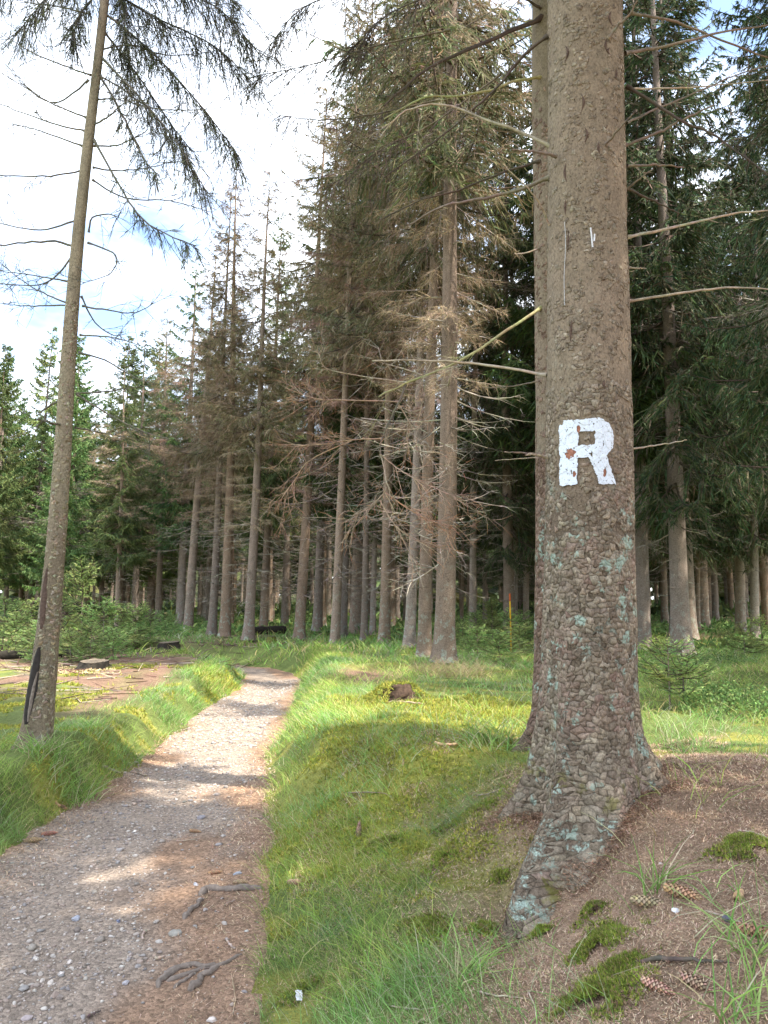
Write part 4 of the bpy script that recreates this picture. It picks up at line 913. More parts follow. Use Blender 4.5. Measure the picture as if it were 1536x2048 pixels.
# moss: little upright sprigs
def moss_field(name, n, x0, x1, y0, y1, dens, cols, label, npow=1.0, size=1.0):
    x, y = scatter(n, x0, x1, y0, y1, npow); k = in_view(x, y); x, y = x[k], y[k]; z, d, hw, e, a, b, c = zinfo(x, y)
    k = (rng.random(len(x)) < dens(x, y, d, e, a, b, c)) & (e > 0); x, y, z = x[k], y[k], z[k]; n = len(x); sc_ = size * np.clip(y / 4.5, .8, 3)
    lump = fbm(x * 6, y * 6, 121); G = []; bb = np.stack([x, y, z - .006 + .035 * (lump - .4) * (lump > .4)], 1); cc = pal(n, cols, None, .2)
    for k in range(4):
        d_ = nrm(rng.normal(0, .75, (n, 3)) + np.array([0, 0, .8])); v, f, kk = strips(bb, d_, np.zeros((n, 3)), rng.uniform(.012, .028, n) * sc_, rng.uniform(.004, .008, n) * sc_, 1); G.append((v, f, rep(cc * rng.uniform(.8, 1.2, (n, 1)), kk)))
    tag(link(name, build_mesh(name, G, M_MOSS)), label, 'moss', kind='stuff')
MC = [(.36, .36, .06), (.29, .31, .05), (.43, .40, .09), (.20, .24, .045)]
moss_field('moss', 80000, -.8, 1.6, 3.7, 8.6, lambda x, y, d, e, a, b, c: np.clip(b + .5 * (y < 5.2) * (x < .75), 0, 1) * (d > 0) * np.clip(.2 + 2.2 * (fbm(x * 3, y * 3, 125) - .34), 0, 1), MC, 'yellow-green moss carpet on the hump beside the painted trunk', 1.2)
moss_field('moss', 60000, -5, -1.8, 4, 14, lambda x, y, d, e, a, b, c: b * (d < 0), MC, 'yellow-green moss cushions on the verge by the leaning spruce', 1.3)
def moss_patch():
    G = []
    for u, v, r, n in ((1195, 1890, .16, 3000), (1190, 2000, .17, 3400), (930, 1640, .19, 3400), (1240, 1950, .10, 1200), (850, 1860, .14, 2000), (770, 1690, .17, 2400), (690, 1650, .16, 2200), (1470, 1700, .12, 1300), (1505, 1690, .11, 1100), (800, 1770, .13, 1800), (1080, 1870, .06, 600), (880, 1720, .13, 1600), (1000, 1760, .05, 400), (1180, 1830, .08, 700), (600, 1990, .12, 900), (960, 1860, .09, 800)):
        p = hit(u, v); a = rng.random(n) * 6.283; q = np.clip(np.abs(rng.normal(0, .52, n)), 0, 1.6); rr = r * q * (.7 + .6 * fbm(np.cos(a) * 1.5 + u, np.sin(a) * 1.5 + v, 129)); x = p[0] + 1.25 * rr * np.cos(a); y = p[1] + rr * np.sin(a)
        z = H(x, y) + .035 * np.clip(1 - q, 0, 1) * (.6 + .8 * fbm(x * 22, y * 22, 131)) - .006; cc = pal(n, [(.21, .26, .04), (.16, .21, .035), (.27, .30, .06), (.11, .15, .03), (.28, .20, .11)], None, .22)
        kk_ = (fbm(x * 13, y * 13, 137) + .25 * (1 - q) > .56); x, y, z, cc = x[kk_], y[kk_], z[kk_], cc[kk_] * (.8 + .9 * fbm(x[kk_] * 9, y[kk_] * 9, 139))[:, None]; n = len(x)
        for k in range(4):
            d_ = nrm(rng.normal(0, .7, (n, 3)) + np.array([0, 0, .9])); vv_, f, kk = strips(np.stack([x, y, z], 1), d_, np.zeros((n, 3)), rng.uniform(.009, .021, n), rng.uniform(.004, .006, n), 1); G.append((vv_, f, rep(cc * rng.uniform(.75, 1.25, (n, 1)), kk)))
    tag(link('moss', build_mesh('moss', G, M_MOSS)), 'dark green moss cushions in the needle litter of the mound', 'moss', kind='stuff')
moss_patch()

# fallen needles
def needles(name, n, x0, x1, y0, y1, dens, label, onpath=False):
    x, y = scatter(n, x0, x1, y0, y1, 1.2); k = in_view(x, y); x, y = x[k], y[k]; z, d, hw, e, a, b, c = zinfo(x, y); zz = surf(x, y) if onpath else z
    k = rng.random(len(x)) < dens(x, y, d, e, a, b, c); x, y, zz = x[k], y[k], zz[k]; n = len(x)
    az = rng.random(n) * 6.283; d_ = nrm(np.stack([np.cos(az), np.sin(az), rng.normal(.1, .4, n)], 1)); s_ = np.clip(y / 3.6, .9, 2.2)
    v, f, k = strips(np.stack([x, y, zz + rng.uniform(.0, .010, n)], 1), d_, rng.normal(0, .15, (n, 3)), rng.uniform(.012, .028, n) * s_, .0032 * s_, 1, False, np.tile(np.array([0, 0, 1.]), (n, 1)))
    tag(link(name, build_mesh(name, [(v, f, rep(pal(n, [(.45, .31, .205), (.34, .22, .145), (.60, .46, .32), (.20, .125, .085)], None, .2), k))], M_NEEDLE)), label, 'needles', kind='stuff')
needles('needle_litter', 310000, -.5, 3.2, 2.1, 6.2, lambda x, y, d, e, a, b, c: np.clip(a + .4 * (y < 6.5) * (fbm(x * 5, y * 5, 171) > .5), 0, 1) * (e > .05), 'brown fallen needles covering the mound around the painted trunk')
needles('needle_litter', 90000, -3.6, 0, 2.4, 10, lambda x, y, d, e, a, b, c: (e < .04) * sstep(.35, .95, np.abs(d) / .78), 'orange-brown needles drifted along the margins of the gravel path', True)

def root_litter(n=26000):
    th = rng.random(n) * 6.283; gz = np.zeros(n); z = np.full(n, .45)
    for _ in range(4):
        p = HERO.pt(th, z); z = H(p[:, 0], p[:, 1])
    off = np.abs(rng.normal(0, .05, n)); p = HERO.pt(th, z + rng.uniform(0, .05, n) * (off < .04), 0.0); c = np.array([RX, RY, 0]); o = nrm((p - c) * np.array([1, 1, 0])); p = p + o * off[:, None]
    p[:, 2] = np.maximum(H(p[:, 0], p[:, 1]), 0) + .045 * np.exp(-off / .04) * rng.random(n) * (.3 + fbm(p[:, 0] * 7, p[:, 1] * 7, 161))
    d_ = nrm(np.stack([rng.normal(size=n), rng.normal(size=n), rng.normal(.1, .4, n)], 1)); v, f, k = strips(p, d_, np.zeros((n, 3)), rng.uniform(.012, .03, n), .0034, 1)
    tag(link('needle_litter', build_mesh('needle_litter', [(v, f, rep(pal(n, [(.36, .22, .14), (.27, .16, .10), (.48, .34, .23), (.15, .09, .06)], None, .2), k))], M_NEEDLE)), 'needles piled against the roots of the painted trunk', 'needles', kind='stuff')
root_litter()
# gravel
def stones(x, y, z, r, flat=.55):
    n = len(x); base = np.array([(1, 0, 0), (.3, .95, 0), (-.8, .6, 0), (-.8, -.6, 0), (.3, -.95, 0), (.45, .3, .8), (-.4, .45, .85), (-.1, -.5, .9), (0, 0, -.6)])
    fc = np.array([(0, 1, 5), (1, 6, 5), (1, 2, 6), (2, 3, 6), (3, 7, 6), (3, 4, 7), (4, 0, 7), (0, 5, 7), (5, 6, 7), (1, 0, 8), (2, 1, 8), (3, 2, 8), (4, 3, 8), (0, 4, 8)])
    v = base[None] * rng.uniform(.7, 1.3, (n, 9, 3)) * np.stack([r, r * rng.uniform(.55, .95, n), r * flat * rng.uniform(.5, 1.2, n)], 1)[:, None]
    a = rng.random(n) * 6.283; ca, sa = np.cos(a)[:, None], np.sin(a)[:, None]; vx = v[..., 0] * ca - v[..., 1] * sa; vy = v[..., 0] * sa + v[..., 1] * ca
    v = np.stack([vx + x[:, None], vy + y[:, None], v[..., 2] + z[:, None] + r[:, None] * .12], -1).reshape(-1, 3)
    return v, (np.arange(n)[:, None, None] * 9 + fc[None]).reshape(-1, 3), 9
SC = [(.37, .315, .27), (.44, .385, .335), (.29, .24, .205), (.37, .29, .24), (.51, .46, .41), (.28, .255, .24)]
x, y = scatter(46000, -3.4, -.2, 2.2, 15, 1.5); k = in_view(x, y); x, y = x[k], y[k]; d, hw = pathdist(x, y)
k = (np.abs(d) < hw * .99) & (rng.random(len(x)) < .06 + .94 * gravelness(x, y, d, hw) * np.clip(-.35 + 2.6 * fbm(x * 4, y * 4, 133), 0, 1)); x, y = x[k], y[k]; n = len(x)
r = np.exp(rng.normal(math.log(.0068), .5, n)) * np.clip(y / 6, .85, 1.6); v, f, kk = stones(x, y, surf(x, y), np.clip(r, .003, .032))
tag(link('gravel', build_mesh('gravel', [(v, f, rep(pal(n, SC, None, .16, .015), kk))], M_STONE)), 'grey-lilac gravel bedded in the path', 'gravel', kind='stuff')
NG = n

# ------------------------------------------------------------------ young spruces, bushes
YB = [(.30, .40, .13), (.23, .34, .11), (.38, .44, .16), (.18, .27, .10)]
YP = [build_mesh('young_crown', foliage(1.2, .04, .62, 40, YB, 20, 5, .018, .015, (.05, .13), droop=.15, a_top=.6, a_bot=.12, lsub=.5), M_FOL) for _ in range(3)]
YS = [build_mesh('young_sparse', foliage(1.0, .25, .48, 26, YB, 22, 5, .014, .012, (.04, .10), droop=.1, a_top=.5, a_bot=.1, lsub=.5), M_FOL) for _ in range(2)]
YST = build_mesh('stem', [tube(np.array([(0, 0, -.1), (.005, 0, .4), (0, .006, .8), (0, 0, 1.16)]), [.016, .012, .008, .002], 6) + (None,)], M_BARK, True)
def young(u, v, h, label, group=None, protos=YP, wide=1.0, Y=None):
    p = hit(u, v)
    if Y: x_ = P(u, v, Y); p = np.array([x_[0], Y, float(surf(np.array([x_[0]]), np.array([Y]))[0])])
    e = root('young_spruce', label, 'young spruce', tuple(p), group); a = random.random() * 6.28; m = random.choice(protos); s_ = h / (1.2 if protos is YP else 1.0)
    for nm, me, w in (('stem', YST, 1.), ('crown', m, wide)):
        o = link(nm, me, e); o.scale = (s_ * w, s_ * w, s_); o.rotation_euler = (0, 0, a)
young(160, 1300, 2.15, 'tallest bright green young spruce behind the slender leaning trunk', None, YP, .9)
GY_ = 'young spruces in the clearing'
for u, v, h, w in ((30, 1315, .9, 1.3), (80, 1322, .8, 1.3), (120, 1312, 1.2, 1.2), (205, 1305, 1.15, 1.3), (240, 1300, 1.1, 1.4), (270, 1292, 1.0, 1.3), (300, 1284, .8, 1.4), (330, 1272, .7, 1.3), (5, 1300, 1.1, 1.2), (225, 1318, .6, 1.5), (60, 1295, 1.2, 1.2), (345, 1262, .6, 1.2), (180, 1322, .7, 1.4), (140, 1325, .55, 1.5)):
    young(u, v, h, 'low bright green young spruce in the thicket by the stumps', GY_, YP, w)
for u, v, h, w in ((925, 1303, .6, 1.6), (955, 1312, .55, 1.7), (985, 1305, .7, 1.5), (1015, 1298, .8, 1.4), (1040, 1312, .6, 1.7), (985, 1275, 1.0, 1.2), (1000, 1325, .5, 1.8), (1045, 1285, .8, 1.4), (950, 1285, .8, 1.3)):
    young(u, v, h, 'low dense young spruce between the paired trunks and the half-hidden trunk', 'young spruces beside the yellow stake', YP, w)
young(1340, 1418, .66, 'thin sparse young spruce in the grass behind the painted trunk', None, YS, 1.3); young(1368, 1412, .58, 'second sparse young spruce close beside another in the grass', None, YS, 1.3)
for u, v, h in ((1490, 1312, .6), (1455, 1305, .5), (1525, 1305, .7)): young(u, v, h, 'dark young spruce in shade at the foot of the tall dark trunks', 'young spruces in shade', YP, 1.3)
def bush(u, v, r, h, n, label, cols, name='bilberry_bush'):
    p = hit(u, v); a = rng.random(n) * 6.283; rr = r * rng.random(n) ** .5; zz = h * rng.random(n) * np.sqrt(np.clip(1 - (rr / r) ** 2, 0, 1)); b = np.stack([rr * np.cos(a), rr * np.sin(a) , zz], 1)
    b[:, 2] += surf(p[0] + b[:, 0], p[1] + b[:, 1]) - p[2]
    v_, f, k = strips(b, nrm(rng.normal(0, 1, (n, 3)) + np.array([0, 0, .4])), np.zeros((n, 3)), rng.uniform(.018, .034, n), rng.uniform(.012, .02, n), 2); e = root(name, label, 'bush', tuple(p)); link('leaves', build_mesh('leaves', [(v_, f, rep(pal(n, cols), k))], M_GRASS), e)
    m = n // 30; s0 = b[:m] * np.array([.6, .6, 0]); s0[:, 2] = -.02; v_, f, k = sticks(s0, b[:m], .003, .0015); o = link('stems', build_mesh('stems', [(v_, f, rep(pal(m, [(.12, .14, .05)]), k))], M_BRANCH), e); o['kind'] = 'stuff'
BC = [(.13, .23, .07), (.17, .28, .085), (.10, .17, .055), (.22, .30, .095)]
bush(1480, 1425, .55, .30, 3000, 'leafy green bilberry bush in the shade beyond the mound', BC); bush(1420, 1400, .3, .22, 900, 'small bilberry bush next to the sparse young spruces', BC)
bush(1300, 1340, .5, .34, 1800, 'light green bilberry bush behind the roots of the painted trunk', [(.15, .25, .06), (.20, .30, .08), (.12, .2, .05)])
bush(1440, 1335, .7, .28, 1800, 'low bilberry patch on the shaded hummock', BC)
# forest floor herbs as one mass
x, y = scatter(34000, -14, 16, 17, 46, 1.2); k = in_view(x, y) & (fbm(x * .5, y * .5, 151) > .44) & ((x > 0) | (y > 23)); x, y = x[k], y[k]; n = len(x)
v, f, k = strips(np.stack([x, y, surf(x, y) + .25 * rng.random(n) ** 2], 1), nrm(rng.normal(0, .8, (n, 3)) + np.array([0, 0, .5])), rng.normal(0, .2, (n, 3)) - np.array([0, 0, .2]), rng.uniform(.12, .3, n), rng.uniform(.03, .08, n), 2)
y = rng.uniform(44, 110, 16000); x = rng.uniform(-.65, .65, 16000) * y; m = len(x)  # far leaves added to darken the sunlit strip of ground between trunks
v2, f2, k2 = strips(np.stack([x, y, surf(x, y) + .5 * rng.random(m) ** 2], 1), nrm(rng.normal(0, .8, (m, 3)) + np.array([0, 0, .7])), rng.normal(0, .2, (m, 3)) - np.array([0, 0, .2]), rng.uniform(.4, 1.0, m), rng.uniform(.12, .3, m), 2)
tag(link('undergrowth', build_mesh('undergrowth', [(v, f, rep(pal(n, BC), k)), (v2, f2, rep(pal(m, GREEN), k2))], M_GRASS)), 'green undergrowth of ferns and seedlings on the forest floor, far leaves added to darken it', 'undergrowth', kind='stuff')

# ------------------------------------------------------------------ stumps, log, stake
def stump(u, v, r, h, label, moss=.2, tilt=(0, 0), sy=1.0):
    p = hit(u, v); e = root('tree_stump', label, 'stump', tuple(p)); K = 28; a = np.arange(K) / K * 2 * math.pi; zz = np.linspace(-.15, h, 9); ph = random.random() * 6
    rr = r * (1 + .06 * np.sin(4 * a + ph) + .05 * np.sin(7 * a))[None] * (1 + .55 * np.exp(-np.clip(zz, 0, 9) / .07))[:, None] * (1 + .05 * rng.normal(size=(9, K)))
    topz = h + tilt[0] * np.cos(a) * r + tilt[1] * np.sin(a) * r; Z = np.where(np.arange(9)[:, None] == 8, topz[None], np.minimum(zz[:, None] + 0 * a, topz[None])); v_ = np.stack([rr * np.cos(a), rr * np.sin(a), Z], -1).reshape(-1, 3)
    i = np.arange(8)[:, None] * K; j = np.arange(K)[None]; k2 = (j + 1) % K; link('bark', build_mesh('bark', [(v_, np.stack([i + j, i + k2, i + K + k2, i + K + j], -1).reshape(-1, 4), None)], M_STUMP if moss < .5 else M_MOSSY, True), e)
    rims = [np.stack([q_ * rr[8] * np.cos(a), q_ * rr[8] * np.sin(a), h + q_ * (topz - h) + .003 * rng.normal(size=K)], -1) for q_ in (.97, .7, .4, .12)]
    tv = np.concatenate(rims + [np.array([[0, 0, h]])]); tf = []
    for q_ in range(3): tf += [(q_ * K + c, q_ * K + (c + 1) % K, (q_ + 1) * K + (c + 1) % K, (q_ + 1) * K + c) for c in range(K)]
    tri = [(3 * K + c, 3 * K + (c + 1) % K, 4 * K) for c in range(K)]; tv[:, 2] += .004
    link('cut_face', build_mesh('cut_face', [(tv, np.array(tf), None), (tv, np.array(tri), None)], M_CUT), e); return p
M_MOSSY = simple('mossy_bark', (.13, .13, .035), .95, 22, .5, .02)
SP_ = [stump(187, 1340, .22, .15, 'freshly cut spruce stump with mossy side and sawdust at its foot', .2, (.0, .1)), stump(337, 1301, .25, .20, 'freshly cut spruce stump beside the young spruce thicket edge', 0, (.05, .05)), stump(122, 1314, .16, .12, 'low cut stump behind the slender leaning spruce', 0),
       stump(543, 1286, .11, .17, 'tiny moss-grown stump by the bend of the path', .8)]
# rotten mossy stump
p = hit(795, 1400); e = root('rotten_stump', 'rotten broken stump half covered with yellow moss on the grassy bank', 'stump', tuple(p)); K = 22; a = np.arange(K) / K * 2 * math.pi
hh = .15 + .04 * rng.random(K) ; zz = np.linspace(-.1, 1, 7); rr = .23 * (1 + .12 * rng.normal(size=(7, K))) * (1 - .45 * np.clip(zz, 0, 1))[:, None]
v_ = np.stack([rr * np.cos(a), .8 * rr * np.sin(a), np.where(zz[:, None] < 0, -.1, zz[:, None] * hh[None])], -1).reshape(-1, 3); i = np.arange(6)[:, None] * K; j = np.arange(K)[None]; k2 = (j + 1) % K; q = np.stack([i + j, i + k2, i + K + k2, i + K + j], -1).reshape(-1, 4)
link('decayed_wood', build_mesh('decayed_wood', [(v_, q, None)], simple('decayed_wood', (.065, .042, .03), .95, 25, .5, .02), True), e)
n = 3500; aa = rng.random(n) * 6.283; r_ = .42 * np.sqrt(rng.random(n)); k = np.cos(aa - 2.2) > -.6; aa, r_ = aa[k], r_[k]; n = len(aa); b = np.stack([r_ * np.cos(aa), .8 * r_ * np.sin(aa), np.interp(r_, [0, .17, .3, .42], [.17, .17, .06, 0])], 1); b[:, 2] += surf(p[0] + b[:, 0], p[1] + b[:, 1]) - p[2]
v_, f, k = strips(b, nrm(rng.normal(0, .7, (n, 3)) + np.array([0, 0, .8])), np.zeros((n, 3)), rng.uniform(.02, .05, n), .012, 1); o = link('moss_cover', build_mesh('moss_cover', [(v_, f, rep(pal(n, MC), k))], M_MOSS), e); o['kind'] = 'stuff'
# sawdust and wood chips
def chips(name, spots, n, cols, label, cat, L=(.02, .06), W_=.02):
    i = rng.integers(0, len(spots), n); sp = np.array([(c[0], c[1], r) for c, r in spots])[i]; a = rng.random(n) * 6.283; rr = sp[:, 2] * np.sqrt(rng.random(n)); x = sp[:, 0] + rr * np.cos(a) * 1.5; y = sp[:, 1] + rr * np.sin(a); d_ = nrm(rng.normal(0, 1, (n, 3)) * np.array([1, 1, .35]))
    v, f, k = strips(np.stack([x, y, surf(x, y) + .012], 1), d_, np.zeros((n, 3)), rng.uniform(*L, n), W_, 2, side=np.tile(np.array([0, 0, 1.]), (n, 1)) + rng.normal(0, .3, (n, 3))); tag(link(name, build_mesh(name, [(v, f, rep(pal(n, cols), k))], M_NEEDLE)), label, cat, kind='stuff')
chips('sawdust', [(SP_[0] + np.array([-.35, -.3, 0]), .55), (SP_[0] + np.array([.1, -.7, 0]), .4), (SP_[1] + np.array([-.5, -.5, 0]), .7), (SP_[2] + np.array([.3, -.4, 0]), .3)], 5200, [(.42, .32, .18), (.36, .26, .15), (.48, .38, .22)], 'pale yellow sawdust strewn around the cut stumps', 'sawdust')
x, y = scatter(700, -10, -3.2, 9, 21); k = in_view(x, y); x, y = x[k], y[k]; n = len(x); z = surf(x, y); az = rng.random(n) * 6.28; l = rng.uniform(.12, .7, n); p0 = np.stack([x, y, z + .01], 1); p1 = p0 + np.stack([np.cos(az) * l, np.sin(az) * l, rng.normal(.02, .06, n)], 1); p1[:, 2] = np.maximum(p1[:, 2], surf(p1[:, 0], p1[:, 1]) + .005)
v, f, k = sticks(p0, p1, rng.uniform(.006, .018, n), .004); tag(link('brushwood', build_mesh('brushwood', [(v, f, rep(pal(n, [(.17, .11, .085), (.25, .18, .14), (.32, .26, .2), (.13, .08, .06)]), k))], M_BRANCH)), 'broken brushwood littering the cleared soil around the stumps', 'brushwood', kind='stuff')
for (u, v), L_, an, r_, lab in (((532, 1268), 1.3, .5, .13, 'dark mossy log lying under the forest edge'), ((538, 1262), .9, -.6, .10, 'short dark log leaning across the mossy log'), ((50, 1318), 1.7, .35, .09, 'weathered branch log in the brushwood beyond the leaning spruce')):
    p = hit(u, v); c = np.array([(-L_ / 2 * math.cos(an), -L_ / 2 * math.sin(an), 0), (0, 0, .02), (L_ / 2 * math.cos(an), L_ / 2 * math.sin(an), .03)]); c[:, 2] += r_ * .7; cv = smooth_curve(c, 10); v_, f = tube(cv, r_ * (1 + .1 * rng.normal(size=len(cv))), 10); e = root('fallen_log', lab, 'log', tuple(p)); link('bark', build_mesh('bark', [(v_, f, None)], M_STUMP, True), e)
    for s_, end in ((1, -1), (-1, 0)):
        ring = v_[:10] if end == -1 else v_[-10:]; m_ = ring.mean(0); link('cut_face', build_mesh('cut_face', [(np.concatenate([ring, m_[None]]), np.array([(q_, (q_ + 1) % 10, 10) for q_ in range(10)]), None)], M_CUT), e)
p = P(1021, 1255, 17.0); gz = float(surf(np.array([p[0]]), np.array([17.0]))[0]); topz = P(1021, 1203, 17.0)[2]
e = root('marker_stake', 'thin yellow marker stake with orange top standing among young spruces', 'stake', (p[0], 17.0, gz)); hs_ = topz - gz
v_, f = tube(np.array([(0, 0, -.1), (.004, 0, hs_ * .5), (0, 0, hs_), (0, 0, hs_ + .012)]), [.018, .018, .017, .005], 8); link('post', build_mesh('post', [(v_, f, None)], M_YELLOW), e)
v_, f = tube(np.array([(0, 0, hs_ + .008), (0, 0, hs_ + .03), (0, 0, hs_ + .17), (0, 0, hs_ + .18)]), [.008, .019, .019, .004], 8); link('top', build_mesh('top', [(v_, f, None)], M_ORANGE), e)

# ------------------------------------------------------------------ cones, stones, sticks, roots
def cone_mesh(col):
    G = []; L, R_ = 1.0, .135; n = 15; per = 7; V, F = [], []
    for i in range(n):
        t = (i + .5) / n; r = R_ * math.sin(math.pi * (.10 + .88 * t) ** .8) ** .7
        for k in range(per):
            a = (k + .5 * (i % 2)) / per * 2 * math.pi; c, s_ = math.cos(a), math.sin(a); w = r * 3.6 / per * 1.9; x0 = (t - .5) * L
            tn = np.array([0, -s_, c]); nm = np.array([0, c, s_]); b = np.array([x0, 0, 0]) + nm * r * .85; m_ = np.array([x0 + .045, 0, 0]) + nm * r * 1.10; e_ = np.array([x0 + .095, 0, 0]) + nm * r * 1.12
            o = len(V); V += [b - tn * w * .25, b + tn * w * .25, m_ + tn * w * .42, m_ - tn * w * .42, e_, (m_ * .6 + b * .4) ]; F += [(o, o + 1, o + 2), (o, o + 2, o + 3), (o + 3, o + 2, o + 4)]
    c = pal(len(V) // 6, [col], None, .16); cl = np.repeat(c, 6, 0); cl[4::6] *= 1.08; cl[0::6] *= .75; cl[1::6] *= .75
    v_, f = tube(np.array([((t - .5), 0, 0) for t in np.linspace(0, 1, 9)]), [R_ * .8 * math.sin(math.pi * (.06 + .9 * t) ** .8) ** .7 for t in np.linspace(0, 1, 9)], 8)
    return build_mesh('cone', [(np.array(V), np.array(F), cl), (v_, f, rep(np.tile(np.array(col) * .5, (len(v_), 1)), 1))], M_CONE)
CM = [cone_mesh((.44, .26, .15)), cone_mesh((.38, .26, .17)), cone_mesh((.50, .33, .21))]
for u, v, px_, an, m_, lab in ((1366, 1798, 76, -42, 0, 'reddish spruce cone lying across the slope beside a white pebble'), (1297, 1815, 66, -28, 1, 'greyish spruce cone beside the broad grass blades, scales open'), (1478, 1797, 46, 52, 0, 'reddish short spruce cone by the moss on the mound'), (1508, 1873, 70, -38, 0, 'dark spruce cone half buried under tall grass blades'),
    (1315, 1984, 60, -52, 2, 'pale orange spruce cone below the long dark stick'), (1390, 1978, 64, -55, 1, 'grey weathered spruce cone next to a pale orange one'), (66, 1685, 34, 5, 2, 'pale orange cone on the path edge below the grass verge'), (98, 1671, 28, 25, 0, 'dark red cone with a stone beside it on the path'), (430, 1748, 26, 5, 0, 'reddish cone on the needle drift above the crossing root'),
    (481, 1768, 28, 3, 2, 'orange cone touching the end of the crossing root'), (592, 1769, 34, 8, 2, 'pale tan cone on the mossy slope beside the grass edge'), (717, 1670, 34, 80, 1, 'pale upright cone stuck in the moss hump'), (390, 1665, 22, -10, 0, 'small brown cone in the sunny gravel'), (122, 1618, 24, -35, 2, 'orange cone fragment at the foot of the grass verge'), (1483, 1517, 24, 0, 2, 'tan cone on the mound crest near the grass'), (806, 1530, 16, 70, 2, 'tiny pale cone on the bright moss carpet')):
    p = shit(u, v); t = p[1]; L_ = px_ / FPX * t * (1.15 if abs(an) > 30 else 1.05); L_ = min(max(L_, .05), .15); o = link('spruce_cone', CM[m_], None, (p[0], p[1], p[2] + L_ * .12)); o.scale = (L_,) * 3
    up_ = abs(an) > 65; o.rotation_euler = (random.random() * 6, -1.1 if up_ else random.uniform(-.1, .1), math.radians(an)); tag(o, lab, 'cone')
def stone_obj(u, v, px_, col, label, group=None, name='stone', flat=.5):
    p = shit(u, v); r_ = .5 * px_ / FPX * p[1]; me = bpy.data.meshes.new('stone'); import bmesh
    bm = bmesh.new(); bmesh.ops.create_icosphere(bm, subdivisions=2, radius=1.0); sx, sy, sz = 1, random.uniform(.55, .85), flat * random.uniform(.7, 1.2); pl = [(Vector((random.gauss(0, 1), random.gauss(0, 1), random.gauss(0, .7))).normalized(), random.uniform(.45, .85)) for _ in range(9)]
    for w in bm.verts:
        for nn, dd in pl:
            q_ = w.co.dot(nn)
            if q_ > dd: w.co -= nn * (q_ - dd)
        w.co = Vector((w.co.x * sx, w.co.y * sy, w.co.z * sz)) * r_ * 1.15
    bm.to_mesh(me); bm.free(); a = me.color_attributes.new('Col', 'FLOAT_COLOR', 'POINT'); c = [col[0], col[1], col[2], 1.] * len(me.vertices); a.data.foreach_set('color', c); me.materials.append(M_STONE)
    o = link(name, me, None, (p[0], p[1], p[2] + r_ * sz * .45)); o.rotation_euler = (0, 0, random.random() * 6.28); tag(o, label, 'stone', group)
for u, v, px_, col, lab in ((354, 1870, 30, (.33, .31, .27), 'largest flat grey stone on the orange needle drift'), (241, 1702, 16, (.42, .38, .36), 'angular pale stone where sun meets shade on the path'), (392, 1771, 13, (.40, .40, .43), 'bluish stone near the bent crossing root'), (449, 1850, 15, (.42, .37, .33), 'rounded tan stone on the needle drift'), (475, 1749, 18, (.30, .32, .36), 'dark blue-grey stone curled by a dry stalk'),
    (150, 1840, 20, (.40, .41, .46), 'blue-grey stone in the coarse gravel'), (237, 1846, 13, (.16, .18, .26), 'small dark blue stone in the coarse gravel'), (213, 1626, 14, (.36, .29, .28), 'reddish stone at the sunny margin of the path'), (403, 1638, 18, (.28, .26, .27), 'flat dark stone at the needle margin'), (1352, 1824, 20, (.75, .76, .80), 'white pebble between two spruce cones'), (1455, 1842, 26, (.10, .10, .12), 'flat dark slate among the needles on the mound'), (1322, 1730, 11, (.6, .5, .45), 'pinkish chip in the needle litter'), (252, 1970, 14, (.42, .40, .42), 'pale stone bedded in the dark wet gravel'), (55, 2040, 22, (.38, .32, .31), 'rounded pinkish stone at the coarse end of the gravel'), (410, 1822, 12, (.38, .33, .3), 'small tan stone under the bent root')):
    stone_obj(u, v, px_, col, lab)
k_ = 0
while k_ < 90:
    v = random.uniform(1560, 2046); u = random.uniform(0, 430)
    p = shit(u, v); d, hw = pathdist(np.array([p[0]]), np.array([p[1]]))
    if abs(d[0]) > hw[0] * .95 or random.random() > float(gravelness(np.array([p[0]]), np.array([p[1]]), d, hw)[0]) + .08: continue
    c = random.choice(SC); f_ = random.uniform(.85, 1.25); stone_obj(u, v, random.uniform(8, 16) * (v - 1195) / 700, tuple(f_ * q_ for q_ in c), 'loose grey gravel stone lying on the path surface', 'loose stones on the path'); k_ += 1
def stick(pts, r0, r1, col, label, name='stick', cat='stick', lift=.006, mat=None):
    c = np.array([shit(u, v) for u, v in pts]); c[:, 2] += lift + r0 * .5; cv = smooth_curve(c, 16); cv[1:-1] += rng.normal(0, r0 * .3, cv[1:-1].shape); cv[:, 2] = np.maximum(cv[:, 2], surf(cv[:, 0], cv[:, 1]) + r0 * .3)
    if lift < 0: cv[:2, 2] -= r0 * np.array([1.6, .5]); cv[-2:, 2] -= r0 * np.array([.5, 1.6])
    o0 = cv.mean(0); v_, f = tube(cv - o0, np.linspace(r0, r1, len(cv)) * (1 + .15 * rng.normal(size=len(cv))) * np.clip(np.minimum(np.arange(len(cv)) + .25, len(cv) - .75 - np.arange(len(cv))) / 1.6, .1, 1), 6); o = link(name, build_mesh(name, [(v_, f, rep(pal(len(cv), [col], None, .15), 6))], mat or M_BRANCH, True), None, o0); tag(o, label, cat)
DKS, PAS = (.10, .08, .065), (.42, .35, .27)
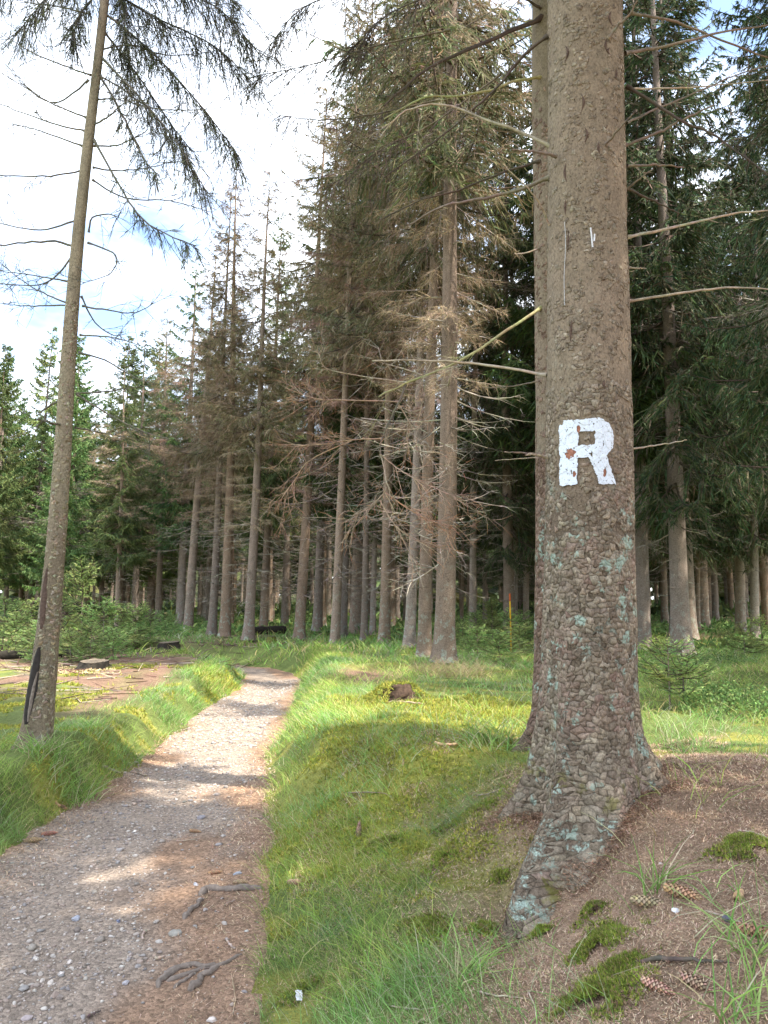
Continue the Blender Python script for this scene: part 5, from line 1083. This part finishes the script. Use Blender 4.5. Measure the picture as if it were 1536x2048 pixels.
for pts, r0, r1, col, lab in (([(1238, 1944), (1290, 1928), (1350, 1926), (1400, 1934), (1468, 1937)], .010, .004, DKS, 'long dark stick lying above the two lowest cones'), ([(1400, 1826), (1440, 1835), (1490, 1852), (1536, 1862)], .004, .002, PAS, 'pale thin stick beside the dark slate'), ([(1475, 1664), (1510, 1672), (1540, 1685)], .004, .002, PAS, 'pale stick near the moss on the mound'), ([(1340, 1525), (1390, 1555), (1445, 1580)], .006, .003, (.2, .14, .1), 'brown twig sloping from the roots over the mound'),
    ([(955, 1990), (1000, 1998), (1058, 2002)], .004, .002, PAS, 'short pale stick low on the needle slope'), ([(780, 2020), (850, 2025), (900, 2010)], .003, .002, PAS, 'thin pale twig at the foot of the slope'), ([(1055, 1985), (1070, 2020), (1072, 2046)], .004, .002, PAS, 'upright pale stalk fragment below the roots'), ([(1085, 1762), (1120, 1755), (1160, 1745)], .005, .003, (.3, .22, .16), 'stick leaning against the front root'), ([(950, 1595), (985, 1588), (1020, 1575)], .005, .003, (.3, .22, .18), 'twig on the shaded moss beside the roots'),
    ([(690, 1588), (760, 1588), (790, 1600)], .005, .002, (.28, .2, .14), 'thin twig across the bright moss'), ([(868, 1489), (890, 1492), (915, 1494)], .012, .010, (.55, .38, .2), 'short orange stick in the grass by the half-hidden trunk'), ([(775, 1407), (810, 1407), (850, 1412)], .014, .008, (.3, .24, .16), 'barkless stick below the rotten stump'), ([(262, 1545), (280, 1550), (294, 1554)], .010, .006, (.36, .28, .21), 'pale stick at the verge end'), ([(205, 1535), (225, 1545), (243, 1550)], .016, .010, (.3, .25, .18), 'bare root end poking out of the verge'),
    ([(452, 1880), (458, 1892), (470, 1903)], .006, .004, (.4, .32, .26), 'bent pale twig on the needle drift'), ([(350, 1685), (375, 1683), (400, 1680)], .004, .002, (.35, .27, .22), 'thin twig in the shaded gravel'), ([(285, 1885), (287, 1870), (300, 1863)], .006, .004, (.4, .32, .25), 'curled bark strip beside the flat grey stone'), ([(308, 1915), (316, 1922), (330, 1918)], .007, .004, (.42, .32, .25), 'small hooked twig below the flat grey stone'), ([(175, 2042), (190, 2032), (202, 2025)], .006, .003, (.12, .09, .08), 'dark twig at the edge of the coarse gravel'), ([(448, 1815), (460, 1808), (470, 1805)], .005, .003, (.32, .24, .18), 'brown twig beneath the crossing root'), ([(110, 1608), (122, 1617), (132, 1622)], .010, .008, (.45, .27, .15), 'orange bark piece under the verge'), ([(465, 2040), (470, 2000), (462, 1950)], .003, .002, (.4, .3, .2), 'straw stalk along the grass edge')):
    stick(pts, r0, r1, col, lab)
for pts, r0, r1, lab in (([(400, 1794), (408, 1782), (430, 1780), (470, 1783), (500, 1780), (528, 1778)], .020, .016, 'grey root crossing the needle margin towards the grass'), ([(366, 1842), (380, 1825), (395, 1812), (407, 1800)], .017, .010, 'short weathered root piece below the crossing root'),
    ([(312, 1982), (325, 1962), (350, 1942), (385, 1933), (415, 1938), (448, 1930)], .016, .012, 'arched dark root strand of the bare root knot'), ([(378, 1985), (395, 1970), (410, 1952), (445, 1932)], .018, .010, 'straight grey root strand of the bare root knot'), ([(330, 1965), (360, 1955), (400, 1942), (450, 1930), (490, 1905)], .010, .008, 'thin upper root strand of the bare root knot'), ([(345, 1978), (370, 1962), (390, 1950)], .009, .006, 'thin inner root strand of the bare root knot')):
    stick(pts, r0, r1, (.2, .165, .14), lab, 'bare_root', 'root', -.006, M_ROOT)
# a scrap of white paper in the grass
p = shit(597, 2010); n = 7; gx, gy = np.meshgrid(np.linspace(-1, 1, n), np.linspace(-1, 1, n)); gz_ = .4 * rng.random((n, n)); vv_ = np.stack([gx + .2 * rng.normal(size=gx.shape), gy, gz_], -1).reshape(-1, 3) * np.array([.013, .019, .016]); ii = np.arange(n - 1)[:, None] * n + np.arange(n - 1)[None]
o = link('paper_scrap', build_mesh('paper_scrap', [(vv_, np.stack([ii, ii + 1, ii + n + 1, ii + n], -1).reshape(-1, 4), None)], simple('paper', (.8, .8, .84), .8, 40, .05)), None, p + np.array([0, 0, .03])); o.rotation_euler = (.7, .2, .4); tag(o, 'crumpled white paper scrap caught in the grass', 'paper')
print('TRIS', sum(len(m.loops) - 2 * len(m.polygons) for m in bpy.data.meshes), 'gravel', NG, n1, n2, n3, n4, n5, n6)
